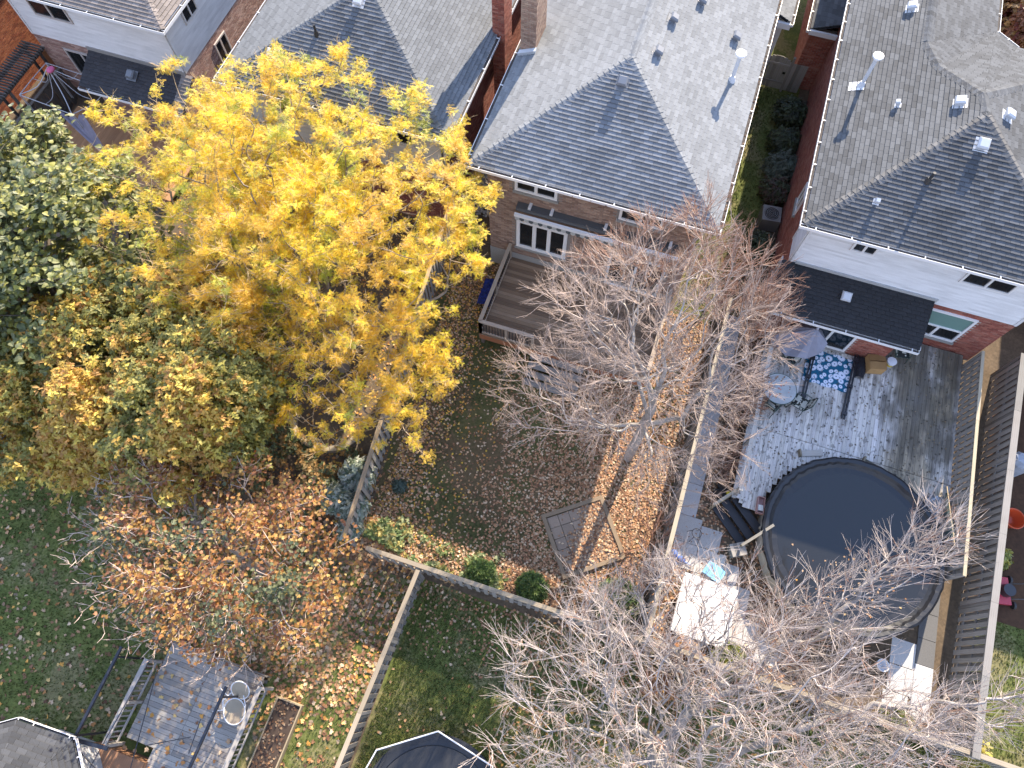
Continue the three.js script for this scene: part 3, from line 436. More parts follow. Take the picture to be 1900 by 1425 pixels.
{ // right house
  const h = thing('house', 'red brick house on the right with dark grey roof, white upper wall and black lean-to', 'house', [0, 0, 0]);
  const x0 = 4.62, x1 = 13.35, zR = -16.0, ye = 5.9, X0 = 5.02, X1 = 12.95, Z = -16.43, T = tones(0.088, 7, 0.38, [0.93, 1, 1.09]);
  body(h, X0, X1, -26.3, Z, ye, [0.3, 0.3, 0.3]); mb([0.3, 0.3, 0.3]).box(X0 + 0.15, 0, -40, 9.5, ye - 0.2, -26.4).build('wall_core', M.mottle, h);
  const a = V(x0, ye, zR), b = V(x1, ye, zR), r = V(8.975, 7.7, -20.39), s = (7.7 - ye) / (8.975 - x0), on = (x, z) => V(x, ye + (x - x0) * s, z), k = on(8.82, -21.35), mm = on(7.57, -22.79), q = on(7.14, -24.01), yq = q.y;
  const valley = V(9.93, ye, -26.75), far = V(x1, ye, -25.95);
  const L1 = [a, r, k, V(x0, ye, -21.35)], L1b = [V(x0, ye, -21.35), k, mm, V(x0, ye, -22.79)], L1c = [V(x0, ye, -22.79), mm, q, V(x0, ye, -24.01)], L2 = [V(x0, ye, -24.01), q, V(7.14, yq, -42), V(x0, ye, -42)], RN = [V(9.93, ye, -42), V(7.14, yq, -42), q, valley];
  const B = [a, b, r];
  // the front-facing plane behind the ridge
  const FPs = [[q, mm, valley], [mm, k, valley], [k, far, V(10.7, ye, -26.15)], [k, V(10.7, ye, -26.15), valley]];
  const RS2 = [b, far, k, r];
  const roof = shingleRoof(h, 'roof', [{ pts: B, tone: tones(0.085, 7, 0.38, [0.93, 1, 1.1]) }, { pts: L1, org: V(x0, ye, zR) }, { pts: L1b, org: V(x0, ye, zR) }, { pts: L1c, org: V(x0, ye, zR) }, { pts: L2, org: V(x0, ye, zR) }, { pts: RN }, { pts: FPs[0] }, { pts: FPs[1] }, { pts: FPs[2] }, { pts: FPs[3] }, { pts: RS2 }], { tones: T, w: 0.3, e: 0.15 });
  const n = (p) => planeOf(p).n, nL = n(L1), nB = n(B), nRS = n(RS2), nF = n(FPs[0]), nRN = n(RN);
  ridgeCaps(roof, a, r, nL, nB, tones(0.12, 5, 0.3), 0.2, 0.16); ridgeCaps(roof, b, r, nRS, nB, tones(0.12, 5, 0.3), 0.2); ridgeCaps(roof, k, r, nL, nRS, T, 0.2); ridgeCaps(roof, mm, k, nL, n(FPs[1]), T, 0.12, 0.2); ridgeCaps(roof, q, mm, nL, nF, T, 0.12, 0.2); ridgeCaps(roof, V(7.14, yq, -34), q, nL, nRN, T, 0.12, 0.2); ridgeCaps(roof, far, k, nRS, n(FPs[2]), T, 0.14, 0.18);
  gutter(h, V(x0 - 0.13, ye, zR), V(x1, ye, zR), V(0, 0, 1)); gutter(h, V(x0, ye, -40), V(x0, ye, zR), V(-1, 0, 0), M.gutter, 1.0); gutter(h, V(9.93, ye, -34), V(9.93, ye, -26.8), V(1, 0, 0)); gutter(h, valley.clone(), V(10.7, ye, -26.15), V(0.66, 0, -0.75));
  soffit(h, x0, x1, -26, zR, ye, X0, X1, Z);
  { const m = mb([0.72, 0.72, 0.72]); m.box(4.62, 5.74, -40, 5.02, 5.76, -26); m.build('soffit', M.plain, h); }
  const F = face(V(X0, 0, Z), V(1, 0, 0), X1 - X0), FL = face(V(X0, 0, -40), V(0, 0, 1), 40 + Z), FR = face(V(X1, 0, Z), V(0, 0, -1), 10), at = (x) => x - X0;
  siding(h, F, 3.1, ye - 0.16, 0, F.w, [0.74, 0.75, 0.77], 0.1); siding(h, FR, 3.1, ye - 0.16, 0, 10, [0.74, 0.75, 0.77], 0.1); siding(h, FL, 5.2, ye - 0.16, 0, FL.w - 1.2, [0.74, 0.75, 0.77], 0.1); siding(h, FL, 3.1, ye - 0.16, FL.w - 1.18, FL.w, [0.74, 0.75, 0.77], 0.1);
  const big = [at(10.12), at(11.85), 1.2, 2.85];
  bricks(h, F, 0.3, 3.1, 0, F.w, brickTones.red, [big], mortarLight); bricks(h, FL, 0.2, 5.2, 0, FL.w - 1.2, brickTones.red, [], mortarLight); bricks(h, FL, 0.2, 3.1, FL.w - 1.2, FL.w, brickTones.red, [], mortarLight); bricks(h, FR, 0.2, 3.1, 0, 10, brickTones.red);
  windowOn(h, F, at(6.5), at(7.3), 4.75, 5.45, { sill: false }); windowOn(h, F, at(10.15), at(11.75), 4.62, 5.5, { sill: false });
  windowOn(h, F, ...big, { fw: 0.09, rows: [0.75, 1], colsPer: [2, 1], tint: std({ color: new THREE.Color(0.16, 0.27, 0.24), roughness: 0.25 }) });
  windowOn(h, FL, FL.w - 0.95, FL.w - 0.3, 1.1, 2.2, { sill: true }); windowOn(h, FL, FL.w - 3.4, FL.w - 2.6, 2.6, 3.6, { sill: true });
  const along = (m) => V(0, 1, 0).cross(m).normalize(), PL = { n: nL, o: a }, PB = { n: nB, o: a }, PR = { n: nRS, o: b };
  roofVent(h, solve(PL, 6.56, -25.83), nL, along(nL), false, 0.27); roofVent(h, solve(PL, 8.25, -20.97), nL, along(nL), false, 0.27); roofVent(h, solve(PL, 6.6, -21.03), nL, along(nL), false, 0.13); roofVent(h, solve(PB, 9.05, -19.51), nB, along(nB), false, 0.29); roofVent(h, solve(PB, 6.52, -17.15), nB, along(nB), false, 0.13); roofVent(h, solve(PR, 9.75, -21.04), nRS, along(nRS), false, 0.27);
  fluePipe(h, solve(PL, 5.44, -22.09), 1.3); fluePipe(h, solve(PB, 7.83, -18.09), 0.5, false, 0.05, [0.04, 0.04, 0.04]);
  { const p = solve(PL, 5.32, -22.08), g = mb([0.75, 0.75, 0.75]); g.obox(p.addScaledVector(nL, 0.03), along(nL).multiplyScalar(0.2), nL.clone().cross(along(nL)).multiplyScalar(0.25), nL.clone().multiplyScalar(0.006)); g.build('flashing', M.paint, h); }
  // lean-to over the brick bay with the patio door
  const y0 = 2.6, y1 = 3.3, zl = -14.72, e = [{ pts: [V(4.75, y0, zl), V(10.1, y0, zl), V(10.1, y1, Z + 0.03), V(4.75, y1, Z + 0.03)], tone: tones(0.026, 5, 0.15, [0.95, 1, 1.15]) }];
  shingleRoof(h, 'lean_to_roof', e, { tones: T, own: 0 }); gutter(h, V(4.75, y0, zl), V(10.1, y0, zl), V(0, 0, 1)); roofVent(h, V(7.19, 3.0, -15.75), planeOf(e[0].pts).n, V(1, 0, 0), false, 0.28);
  mb([0.42, 0.43, 0.43]).box(5.2, y1 - 0.02, Z + 0.03, 10.15, y1 + 0.13, Z + 0.08).build('flashing', M.paint, h); mb([0.75, 0.75, 0.75]).box(10.08, y0 - 0.05, zl, 10.13, y0 + 0.02, Z + 0.03).build('fascia', M.plain, h);
  const FB = face(V(5.0, 0, -15.08), V(1, 0, 0), 4.6), FBR = face(V(9.6, 0, -15.08), V(0, 0, -1), 1.35), FBL = face(V(5.0, 0, -16.43), V(0, 0, 1), 1.35), pd = [1.5, 3.25, 0.65, 2.45];
  bricks(h, FB, 0.2, 2.55, 0, 4.6, brickTones.red, [pd], mortarLight); bricks(h, FBR, 0.2, 2.7, 0, 1.35, brickTones.red, [], mortarLight); bricks(h, FBL, 0.2, 2.7, 0, 1.35, brickTones.red, [], mortarLight); mb([0.3, 0.2, 0.15]).box(5.15, 0, -16.4, 9.45, 2.5, -15.25).build('wall_core', M.mottle, h);
  windowOn(h, FB, ...pd, { fw: 0.09, name: 'patio_door', sill: true });
  mb([0.7, 0.7, 0.7]).box(4.8, 2.5, -15.06, 10.05, 2.53, -14.62).build('soffit', M.plain, h);
  // low roof at the side
  const e2 = [{ pts: [V(3.85, 3.3, -28.1), V(5.0, 3.8, -28.1), V(5.0, 3.8, -40), V(3.85, 3.3, -40)], tone: T }]; shingleRoof(h, 'side_roof', e2, { tones: T, own: 0 }); gutter(h, V(3.85, 3.3, -40), V(3.85, 3.3, -28), V(-1, 0, 0)); mb([0.72, 0.72, 0.72]).box(3.85, 3.1, -28.1, 5.0, 3.3, -28.0).build('fascia', M.plain, h);
  const FS = face(V(4.0, 0, -28.4), V(1, 0, 0), 1.0), FSL = face(V(4.0, 0, -40), V(0, 0, 1), 11.6); bricks(h, FS, 0, 3.1, 0, 1, brickTones.red); bricks(h, FSL, 0, 3.1, 0, 11.6, brickTones.red);
}
{ // two more houses of the row, mostly outside the frame: the brick side wall at the left edge, and the one that shades the right yard
  const h = thing('house', 'orange brick side wall of a house at the left edge beside the dark pergola', 'house', [0, 0, 0]);
  const F = face(V(-29.3, 0, -13.2), V(0, 0, -1), 20); bricks(h, F, 0, 5.6, 0, 20, brickTones.orange, [], mortarLight); mb([0.4, 0.2, 0.12]).box(-36, 0, -33, -29.45, 5.6, -13.2).build('wall_core', M.mottle, h);
  shingleRoof(h, 'roof', [{ pts: [V(-28.9, 5.8, -12.8), V(-28.9, 5.8, -34), V(-32, 7.6, -30), V(-32, 7.6, -17)] }, { pts: [V(-36, 5.8, -12.8), V(-28.9, 5.8, -12.8), V(-32, 7.6, -17)] }, { pts: [V(-36, 5.8, -34), V(-36, 5.8, -12.8), V(-32, 7.6, -17), V(-32, 7.6, -30)] }], { tones: tones(0.2, 5, 0.2), own: 0 });
  gutter(h, V(-28.9, 5.8, -34), V(-28.9, 5.8, -12.8), V(1, 0, 0)); mb([0.7, 0.7, 0.7]).box(-29.35, 5.6, -34, -28.9, 5.64, -12.8).build('soffit', M.plain, h);
  const g = thing('house', 'neighbouring house beyond the right edge that shades the side yard', 'house', [0, 0, 0]);
  mb([0.3, 0.12, 0.08]).box(15.9, 0, -31, 23, 5.7, -16.4).build('wall', M.mottle, g);
  shingleRoof(g, 'roof', [{ pts: [V(15.5, 5.8, -16), V(19.5, 7.8, -20), V(19.5, 7.8, -28), V(15.5, 5.8, -32)] }, { pts: [V(15.5, 5.8, -16), V(23.5, 5.8, -16), V(19.5, 7.8, -20)] }, { pts: [V(23.5, 5.8, -16), V(23.5, 5.8, -32), V(19.5, 7.8, -28), V(19.5, 7.8, -20)] }, { pts: [V(23.5, 5.8, -32), V(15.5, 5.8, -32), V(19.5, 7.8, -28)] }], { tones: tones(0.15, 5, 0.2), own: 0 });
}
// ---------------------------------------------------------------- fences, gate
const GREY_WOOD = [[0.24, 0.225, 0.205], [0.3, 0.285, 0.26], [0.19, 0.18, 0.165], [0.34, 0.32, 0.295]], TAN_WOOD = [[0.3, 0.25, 0.18], [0.27, 0.225, 0.165], [0.33, 0.28, 0.21]];
const pick = (a) => a[Math.floor(R() * a.length)];
const boardGeos = {};
function boardGeo(w, h, t, tone, k) { const key = [w, h, t, tone, k].join(); return boardGeos[key] ??= mb(tone).box(-w / 2, 0, -t / 2, w / 2, h, t / 2, k * 0.37).geo(); }
function fence(label, A, B, h, o = {}) { // boards on both sides of the rails in turn, a flat cap on top
  const a = V(A[0], 0, A[1]), b = V(B[0], 0, B[1]), L = a.distanceTo(b), d = b.clone().sub(a).normalize(), yaw = Math.atan2(-d.z, d.x), y0 = o.y0 ?? 0.06;
  const f = thing('wooden_fence', label, 'fence', [a.x, o.base ?? 0, a.z], yaw); // local x runs along the fence
  const tonesB = o.tones || GREY_WOOD, cap = o.cap || TAN_WOOD, bays = Math.max(1, Math.round(L / (o.bay || 2.4))), bl = L / bays, step = o.step || 0.147, w = o.w || 0.142;
  for (let i = 0; i <= bays; i++) mb(pick(tonesB)).box(i * bl - 0.05, 0, -0.05, i * bl + 0.05, h - 0.02 + (o.post ?? 0.05), 0.05, R()).build('post', M.wood, f);
  for (let i = 0; i < bays; i++) {
    for (const y of o.rails || [0.3, h - 0.12]) mb(pick(tonesB)).box(i * bl + 0.052, y - 0.045, -0.02, (i + 1) * bl - 0.052, y + 0.045, 0.02, R()).build('rail', M.wood, f);
    mb(pick(cap)).box(i * bl + (i ? 0.003 : -0.06), h, -(o.capW ?? 0.07), (i + 1) * bl - 0.003 + (i === bays - 1 ? 0.06 : 0), h + 0.038, o.capW ?? 0.07, R()).build('cap_rail', M.wood, f);
  }
  const n = Math.floor(L / step);
  for (let i = 0; i < n; i++) { const m = mesh('board', boardGeo(w, h - y0 - 0.02, 0.022, tonesB[i * 7 % tonesB.length], i % 3), M.wood, f), s = o.oneSide ? o.oneSide : i % 2 ? 1 : -1; m.position.set((i + 0.5) * step, y0, s * 0.036); m.rotation.set(rr(-0.006, 0.006), 0, rr(-0.008, 0.008)); }
  return f;
}
fence('weathered board fence with tan cap along left side of the leaf covered back lawn', [-6.6, -2.5], [-7.9, -15.7], 1.75, { cap: [[0.36, 0.28, 0.17], [0.33, 0.25, 0.16]] });
fence('board fence with long tan cap behind the round shrubs at the lawn end', [-5.75, -2.38], [3.45, -2.5], 1.6);
fence('board fence running down to the bottom edge left of the trampoline', [-3.95, -2.2], [-4.2, 6.6], 1.6);
fence('board fence with sunlit tan cap beside the narrow concrete walkway', [3.53, -2.6], [3.56, -15.2], 1.75, { cap: [[0.36, 0.315, 0.24], [0.33, 0.29, 0.22]] });
fence('privacy screen of upright boards standing on right edge of the weathered deck', [12.66, -15.9], [12.66, -7.65], 1.76, { base: 0, y0: 0.5, step: 0.118, cap: [[0.38, 0.34, 0.24], [0.4, 0.35, 0.26], [0.33, 0.29, 0.2]], rails: [0.75, 1.15, 1.6], capW: 0.055 });
fence('tall grey boundary fence with wide cap along the right side of the pool yard', [14.02, -16.2], [13.35, -2.45], 1.85, { step: 0.138, w: 0.155, cap: [[0.2, 0.195, 0.185], [0.23, 0.22, 0.21]], capW: 0.115, rails: [0.3, 1.0, 1.7] });
fence('rear board fence under the bare branches in the lower right corner', [3.6, -2.55], [16, -2.5], 1.75);
{ // arched gate between the houses
  const g = thing('wooden_gate', 'grey wooden gate with arched top in the gap between two houses', 'gate', [2.0, 0, -28.0]);
  for (let i = 0; i < 15; i++) { const x = i * 0.165, hh = 1.55 + 0.25 * Math.sin(clamp((x - 0.4) / 1.3) * Math.PI); mb(pick(GREY_WOOD)).box(x, 0.06, -0.011, x + 0.155, hh, 0.011, R()).build('board', M.wood, g); }
  for (const x of [0.35, 1.75]) mb(pick(GREY_WOOD)).box(x - 0.05, 0, 0.012, x + 0.05, 1.9, 0.11).build('post', M.wood, g);
  for (const y of [0.4, 1.35]) mb(pick(GREY_WOOD)).box(0.42, y, 0.012, 1.68, y + 0.09, 0.045).build('rail', M.wood, g);
  mb([0.02, 0.02, 0.02]).box(1.5, 0.95, 0.046, 1.62, 1.05, 0.07).build('latch', M.metal, g);
}
// ---------------------------------------------------------------- walkways and patio
{
  const w = new THREE.Group(); w.name = 'walkway'; w.userData.kind = 'structure'; scene.add(w);
  const slab = (x0, z0, x1, z1, y = 0.05, c = [0.42, 0.4, 0.39]) => { const k = rr(0.88, 1.12); mb([c[0] * k, c[1] * k, c[2] * k]).box(x0 + 0.008, -0.03, z0 + 0.008, x1 - 0.008, y + rr(-0.004, 0.004), z1 - 0.008, R()).build('slab', M.stone, w); };
  for (let z = -15.6; z < -7.3; z += 1.2) slab(3.74, z, 4.44, z + 1.2);
  for (const [x0, z0, x1, z1] of [[3.74, -7.2, 4.7, -6.25], [4.7, -7.0, 5.45, -6.25], [3.9, -6.25, 4.75, -5.35], [4.75, -6.25, 5.75, -5.35], [5.75, -6.0, 6.25, -5.35], [4.75, -5.35, 5.75, -4.4], [5.75, -5.35, 6.75, -4.4], [6.3, -4.4, 7.25, -3.5], [5.4, -4.4, 6.3, -3.5], [7.25, -4.0, 8.1, -3.2]]) slab(x0, z0, x1, z1, 0.05, [0.44, 0.42, 0.4]);
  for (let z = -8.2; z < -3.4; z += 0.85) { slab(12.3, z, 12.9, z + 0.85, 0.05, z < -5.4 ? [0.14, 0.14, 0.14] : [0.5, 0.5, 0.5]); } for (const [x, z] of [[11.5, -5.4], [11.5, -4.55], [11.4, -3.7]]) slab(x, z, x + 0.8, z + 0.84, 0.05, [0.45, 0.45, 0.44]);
  const p = new THREE.Group(); p.name = 'patio'; p.userData.kind = 'structure'; scene.add(p); p.position.set(-0.78, 0, -5.55); p.rotation.y = 0.64; // square turned on the lawn
  const S = 2.3, N = 5;
  for (let i = 0; i < N; i++) for (let j = 0; j < N; j++) { const big = hash2(i, j, 3), x = 0.16 + i * 0.4, z = 0.16 + j * 0.4; const k = rr(0.85, 1.15); mb([0.26 * k, 0.2 * k, 0.15 * k]).box(x + 0.008, -0.02, z + 0.008, x + 0.392, 0.055 + rr(-0.006, 0.006), z + 0.392, big).build('paving_stone', M.stone, p); }
  for (const [a, b, c, d] of [[0, 0, S, 0.14], [0, 2.18, S, 2.32], [0, 0.142, 0.14, 2.178], [2.18, 0.142, 2.32, 2.178]]) mb([0.22, 0.165, 0.11]).box(a, -0.02, b, c, 0.13, d, R()).build('edging_timber', M.wood, p);
  const gl = []; for (let i = 0; i < 1500; i++) { const x = rr(-8.0, -6.3), z = rr(-20.5, -17), k = rr(0.25, 0.55); gl.push([compose(V(x, 0.02, z), R() * 6, R() * 6, R() * 6, rr(0.03, 0.07)), [k, k * 0.95, k * 0.87]]); } tag(scatter('gravel', new THREE.IcosahedronGeometry(1, 0), M.brick, gl, scene), 'pale gravel in the gap beside the tan brick house corner');
}
// ---------------------------------------------------------------- back deck of the middle house
{
  const d = thing('wooden_deck', 'brown wooden deck with railing and steps behind the tan brick house', 'deck', [0, 0, 0]);
  const BR = [[0.2, 0.135, 0.088], [0.235, 0.165, 0.11], [0.155, 0.105, 0.07], [0.27, 0.195, 0.135]], RL = [[0.34, 0.28, 0.22], [0.38, 0.31, 0.25]];
  for (let z = -14.95; z < -11.35; z += 0.146) for (const [a, b] of [[-5.06, -2.0], [-2.0, 1.4]]) mb(pick(BR)).box(a + 0.003, 0.76, z, b - 0.003, 0.8, z + 0.139, R() * 3).build('board', M.wood, d);
  mb([0.33, 0.13, 0.06]).box(-5.08, 0.42, -11.34, 1.42, 0.757, -11.3).build('fascia', M.wood, d); mb([0.2, 0.12, 0.07]).box(-5.12, 0.42, -14.95, -5.08, 0.757, -11.3).build('fascia', M.wood, d);
  for (const [x, z] of [[-5.0, -11.4], [-2.9, -11.4], [1.3, -11.4], [-5.0, -14.8], [1.3, -14.8]]) mb([0.15, 0.12, 0.1]).box(x - 0.06, 0, z - 0.06, x + 0.06, 0.755, z + 0.06).build('support_post', M.wood, d);
  const rail = (x0, z0, x1, z1) => { const a = V(x0, 0, z0), b = V(x1, 0, z1), L = a.distanceTo(b), u = b.clone().sub(a).normalize(), P = (t, y) => a.clone().addScaledVector(u, t).setY(y); mb(pick(RL)).bar(P(-0.03, 1.75), P(L + 0.03, 1.75), 0.14, 0.04).build('top_rail', M.wood, d); mb(pick(RL)).bar(P(0.05, 1.66), P(L - 0.05, 1.66), 0.04, 0.09).build('rail', M.wood, d); mb(pick(RL)).bar(P(0.05, 0.9), P(L - 0.05, 0.9), 0.05, 0.08).build('rail', M.wood, d); for (let t = 0; t <= L + 0.01; t += L / Math.ceil(L / 1.9)) mb(pick(RL)).bar(P(t, 0.8), P(t, 1.728), 0.09, 0.09).build('post', M.wood, d); for (let t = 0.12; t < L - 0.05; t += 0.115) mb([0.015, 0.015, 0.015]).bar(P(t, 0.92), P(t, 1.64), 0.02, 0.02).build('baluster', M.plain, d); };
  rail(-5.05, -14.9, -5.05, -11.36); rail(-5.05, -11.36, -3.0, -11.36); rail(1.35, -14.9, 1.35, -11.36);
  for (let i = 0; i < 4; i++) mb(pick([[0.27, 0.25, 0.22], [0.22, 0.2, 0.18]])).box(-2.98, 0.56 - i * 0.17, -11.28 + i * 0.29, -0.9, 0.6 - i * 0.17, -11.02 + i * 0.29, i).build('step', M.wood, d);
  for (const x of [-2.9, -1.9, -0.98]) { const s = mb([0.14, 0.12, 0.1]); for (let i = 0; i < 4; i++) s.box(x - 0.025, 0, -11.285 + i * 0.29, x + 0.025, 0.558 - i * 0.17, -11.0 + i * 0.29); s.build('stringer', M.wood, d); }
  // blue tarp beside the deck
  const t = mb(), P = (i, j) => V(-5.75 + i * 0.07, 0.35 + 0.3 * fbm(i * 0.7, j * 0.7, 7) - 0.02 * Math.abs(i - 4), -13.9 + j * 0.075); for (let i = 0; i < 8; i++) for (let j = 0; j < 16; j++) { t.color(mul([0.012, 0.025, 0.16], rr(0.8, 1.2))); t.quad(P(i, j), P(i, j + 1), P(i + 1, j + 1), P(i + 1, j)); }
  const tp = t.build('blue_tarp', M.cloth, scene); tag(tp, 'dark blue tarp heaped beside left railing of the brown deck', 'tarp');
}
// ---------------------------------------------------------------- weathered deck, pool and what stands there
const PC = [9.45, -7.73], PR = 2.97;
{
  const d = thing('wooden_deck', 'large weathered grey deck around the covered pool behind the red brick house', 'deck', [0, 0, 0]);
  const stain = tex(1024, (u, v) => { // weathered boards with mould where the photograph shows it
    const x = 5.3 + u * 7.6, z = -16.6 + v * 9.4, n = fbm(x * 1.4, z * 0.9, 51, 5), m = fbm(x * 6, z * 3, 57, 4), g = fbm(x * 30, z * 1.2, 63, 3), h = hash2(u * 1024 | 0, v * 1024 | 0, 6);
    const st = fbm(x * 7, z * 0.7, 91, 3), wet = 0.86 * smooth(0.4, 0.72, n * 0.45 + m * 0.25 + st * 0.3 + 0.2 * smooth(8.2, 10.8, x) - 0.2 * smooth(-12.5, -9.6, z) - 0.05), brown = smooth(9.2, 10.8, x) * smooth(0.4, 0.62, fbm(x * 0.9, z * 0.5, 77, 4));
    let c = mixC([0.52, 0.495, 0.465], [0.29, 0.23, 0.14], brown * 0.8); c = mixC(c, [0.1, 0.088, 0.068], wet); const sp = smooth(0.63, 0.7, fbm(x * 16, z * 7, 81, 3)); c = mixC(c, [0.09, 0.085, 0.075], sp * 0.55);
    return mul(c, 0.68 + 0.48 * g + 0.14 * h);
  });
  const mat = std({ map: stain, vertexColors: true, roughness: 0.9, bumpMap: stain, bumpScale: 0.002 });
  const plank = (x, w, z0, z1) => { const b = mb(); b.color([1, 1, 1].map(() => 1)); const k = rr(0.82, 1.12); b.color([k, k, k * rr(0.97, 1.03)]); b.box(x, 0.55, z0, x + w, 0.592 + rr(-0.002, 0.002), z1); const sh = 0; for (let i = 0; i < b.p.length / 3; i++) { b.u[2 * i] = (b.p[3 * i] - 5.3) / 7.6 + sh; b.u[2 * i + 1] = (b.p[3 * i + 2] + 16.6) / 9.4; } b.build('board', mat, d); };
  for (let x = 5.5; x < 12.5; x += 0.142) {
    const zt = x < 9.6 ? -15.0 : -16.35; plank(x, 0.135, zt, -11.02);
    const dx = x + 0.07 - PC[0]; let z1 = -7.95; if (Math.abs(dx) < PR + 0.08) z1 = PC[1] - Math.sqrt((PR + 0.08) ** 2 - dx * dx) - 0.03; else if (x > 12) z1 = -8.3; if (x < 6.4) z1 = Math.min(z1, -8.2 + (x - 5.5) * 1.0); if (z1 > -11) plank(x, 0.135, -11.0, z1);
  }
  mb([0.4, 0.39, 0.37]).box(5.36, 0.6, -15.0, 5.5, 0.64, -8.15).build('edge_board', M.wood, d); mb([0.2, 0.18, 0.16]).box(5.44, 0.1, -15.0, 5.48, 0.597, -8.15).build('fascia', M.wood, d);
  for (const [x, z] of [[5.6, -8.3], [5.6, -11], [5.6, -14.8], [12.2, -8.4], [12.2, -11], [8.9, -11.2], [12.2, -15]]) mb([0.15, 0.14, 0.12]).box(x - 0.06, 0, z - 0.06, x + 0.06, 0.548, z + 0.06).build('support_post', M.wood, d);
  for (const [x, z] of [[5.43, -14.2], [5.43, -12.2], [5.43, -10.2], [5.43, -8.3]]) mb(pick(GREY_WOOD)).box(x - 0.05, 0.642, z - 0.05, x + 0.05, 1.42, z + 0.05).build('post', M.wood, d);
  mb([0.44, 0.42, 0.39]).box(5.36, 1.42, -14.3, 5.5, 1.46, -8.2).build('top_rail', M.wood, d);
  { // black boxed steps at the corner
    const s = thing('deck_steps', 'black treaded steps down from the weathered deck beside the pool', 'steps', [5.78, 0, -7.55], -0.72); for (let i = 0; i < 3; i++) { mb([0.02, 0.02, 0.024]).box(-0.75, 0.4 - i * 0.17, -0.5 + i * 0.33, 0.75, 0.45 - i * 0.17, -0.2 + i * 0.33).build('tread', M.plain, s); } for (const x of [-0.8, 0.76]) { const b = mb([0.3, 0.26, 0.17]); b.bar(V(x + 0.02, 0.5, -0.6), V(x + 0.02, 0.05, 0.55), 0.04, 0.16); b.build('stringer', M.wood, s); }
    for (const x of [-0.8, 0.8]) { mb([0.3, 0.27, 0.2]).bar(V(x, 0, 0.5), V(x, 0.75, 0.5), 0.07, 0.07).build('post', M.wood, s); mb([0.34, 0.31, 0.25]).bar(V(x, 0.8, 0.6), V(x, 1.2, -0.6), 0.09, 0.04).build('handrail', M.wood, s); } }
  { // old pots beside the steps
    for (const [x, z, s, l] of [[5.08, -8.62, 0.2, 'empty black plant pot, farthest one from the black steps'], [5.3, -8.35, 0.18, 'black plant pot with a yellow tool in it beside the black steps'], [4.98, -8.2, 0.19, 'black plant pot nearest the walkway above the black steps']]) { const t = thing('plant_pot', l, 'plant pot', [x, 0, z]); const b = mb([0.02, 0.02, 0.022]); b.add(new THREE.LatheGeometry([[0.01, 0], [0.72, 0], [1, 1.5], [1.08, 1.5], [1.08, 1.62], [0.95, 1.62], [0.7, 0.2], [0.01, 0.2]].map(([a, c]) => new THREE.Vector2(a * s, c * s)), 20)); b.build('pot', M.plain, t); const e = mb([0.05, 0.035, 0.025]); e.add(new THREE.CylinderGeometry(s * 0.9, s * 0.85, 0.03, 16), new THREE.Matrix4().setPosition(0, s * 1.2, 0)); e.build('soil', M.mottle, t); if (l.includes('yellow')) mb([0.7, 0.55, 0.02]).bar(V(-0.08, 0.36, 0.02), V(0.14, 0.33, -0.06), 0.09, 0.06).build('yellow_tool', M.paint, t); } }
  // the pool
  const p = thing('swimming_pool', 'round above ground pool under a black cover with standing water', 'pool', [PC[0], 0, PC[1]], 0.1);
  const N = 24, ring = (r, y, i) => { const a = i / N * Math.PI * 2; return V(Math.cos(a) * r, y, Math.sin(a) * r); };
  for (let i = 0; i < N; i++) { const b = mb(mul([0.52, 0.48, 0.4], rr(0.95, 1.05))); b.quad(ring(PR - 0.05, 0, i + 1), ring(PR - 0.05, 0, i), ring(PR - 0.05, 1.02, i), ring(PR - 0.05, 1.02, i + 1), [[i, 0], [i + 0.7, 0], [i + 0.7, 1], [i, 1]]); b.quad(ring(PR - 0.09, 0, i), ring(PR - 0.09, 0, i + 1), ring(PR - 0.09, 1.02, i + 1), ring(PR - 0.09, 1.02, i)); b.build('wall_panel', M.mottle, p); mb([0.42, 0.39, 0.32]).bar(ring(PR - 0.035, 0, i), ring(PR - 0.035, 1.05, i), 0.08, 0.04, ring(1, 0, i + N / 4)).build('upright', M.mottle, p); mb([0.4, 0.37, 0.31]).bar(ring(PR - 0.04, 1.06, i), ring(PR - 0.04, 1.06, i + 1), 0.15, 0.03).build('rim', M.mottle, p); }
  { // black cover: folds down the outside, a creased slope inside, flat in the middle
    const c = mb(), A = 220, prof = [[PR + 0.03, 0.9], [PR + 0.05, 1.0], [PR + 0.055, 1.08], [PR - 0.02, 1.12], [PR - 0.13, 1.09], [PR - 0.2, 1.0], [PR - 0.3, 0.925], [PR - 0.6, 0.885], [1.2, 0.875], [0.01, 0.87]];
    const pt = (i, j) => { const a = i / A * Math.PI * 2, [r, y] = prof[j], ii = i % A, k = [0.05, 0.045, 0.02, 0.012, 0.03, 0.035, 0.022, 0.006, 0.002, 0][j], n1 = Math.sin(a * 47 + 9 * vnoise(ii * 0.09, j * 0.2, 3)) * 0.35 * smooth(0.3, 0.7, vnoise(ii * 0.07, 4, 6)) + (vnoise(ii * 0.6, j * 0.4, 5) - 0.5) * 1.6, flat = r * (1 - 0.006 * Math.abs(Math.sin(a * N / 2))); return V(Math.cos(a) * (flat + k * n1), y + k * n1 * 0.55 - (j === 0 ? 0.08 * vnoise(ii * 0.2, 2, 8) : 0), Math.sin(a) * (flat + k * n1)); };
    c.color([0.012, 0.013, 0.016]); for (let j = 0; j < prof.length - 1; j++) for (let i = 0; i < A; i++) c.quad(pt(i, j), pt(i, j + 1), pt(i + 1, j + 1), pt(i + 1, j));
    c.build('pool_cover', new THREE.MeshStandardMaterial({ vertexColors: true, roughness: 0.32, side: THREE.DoubleSide }), p);
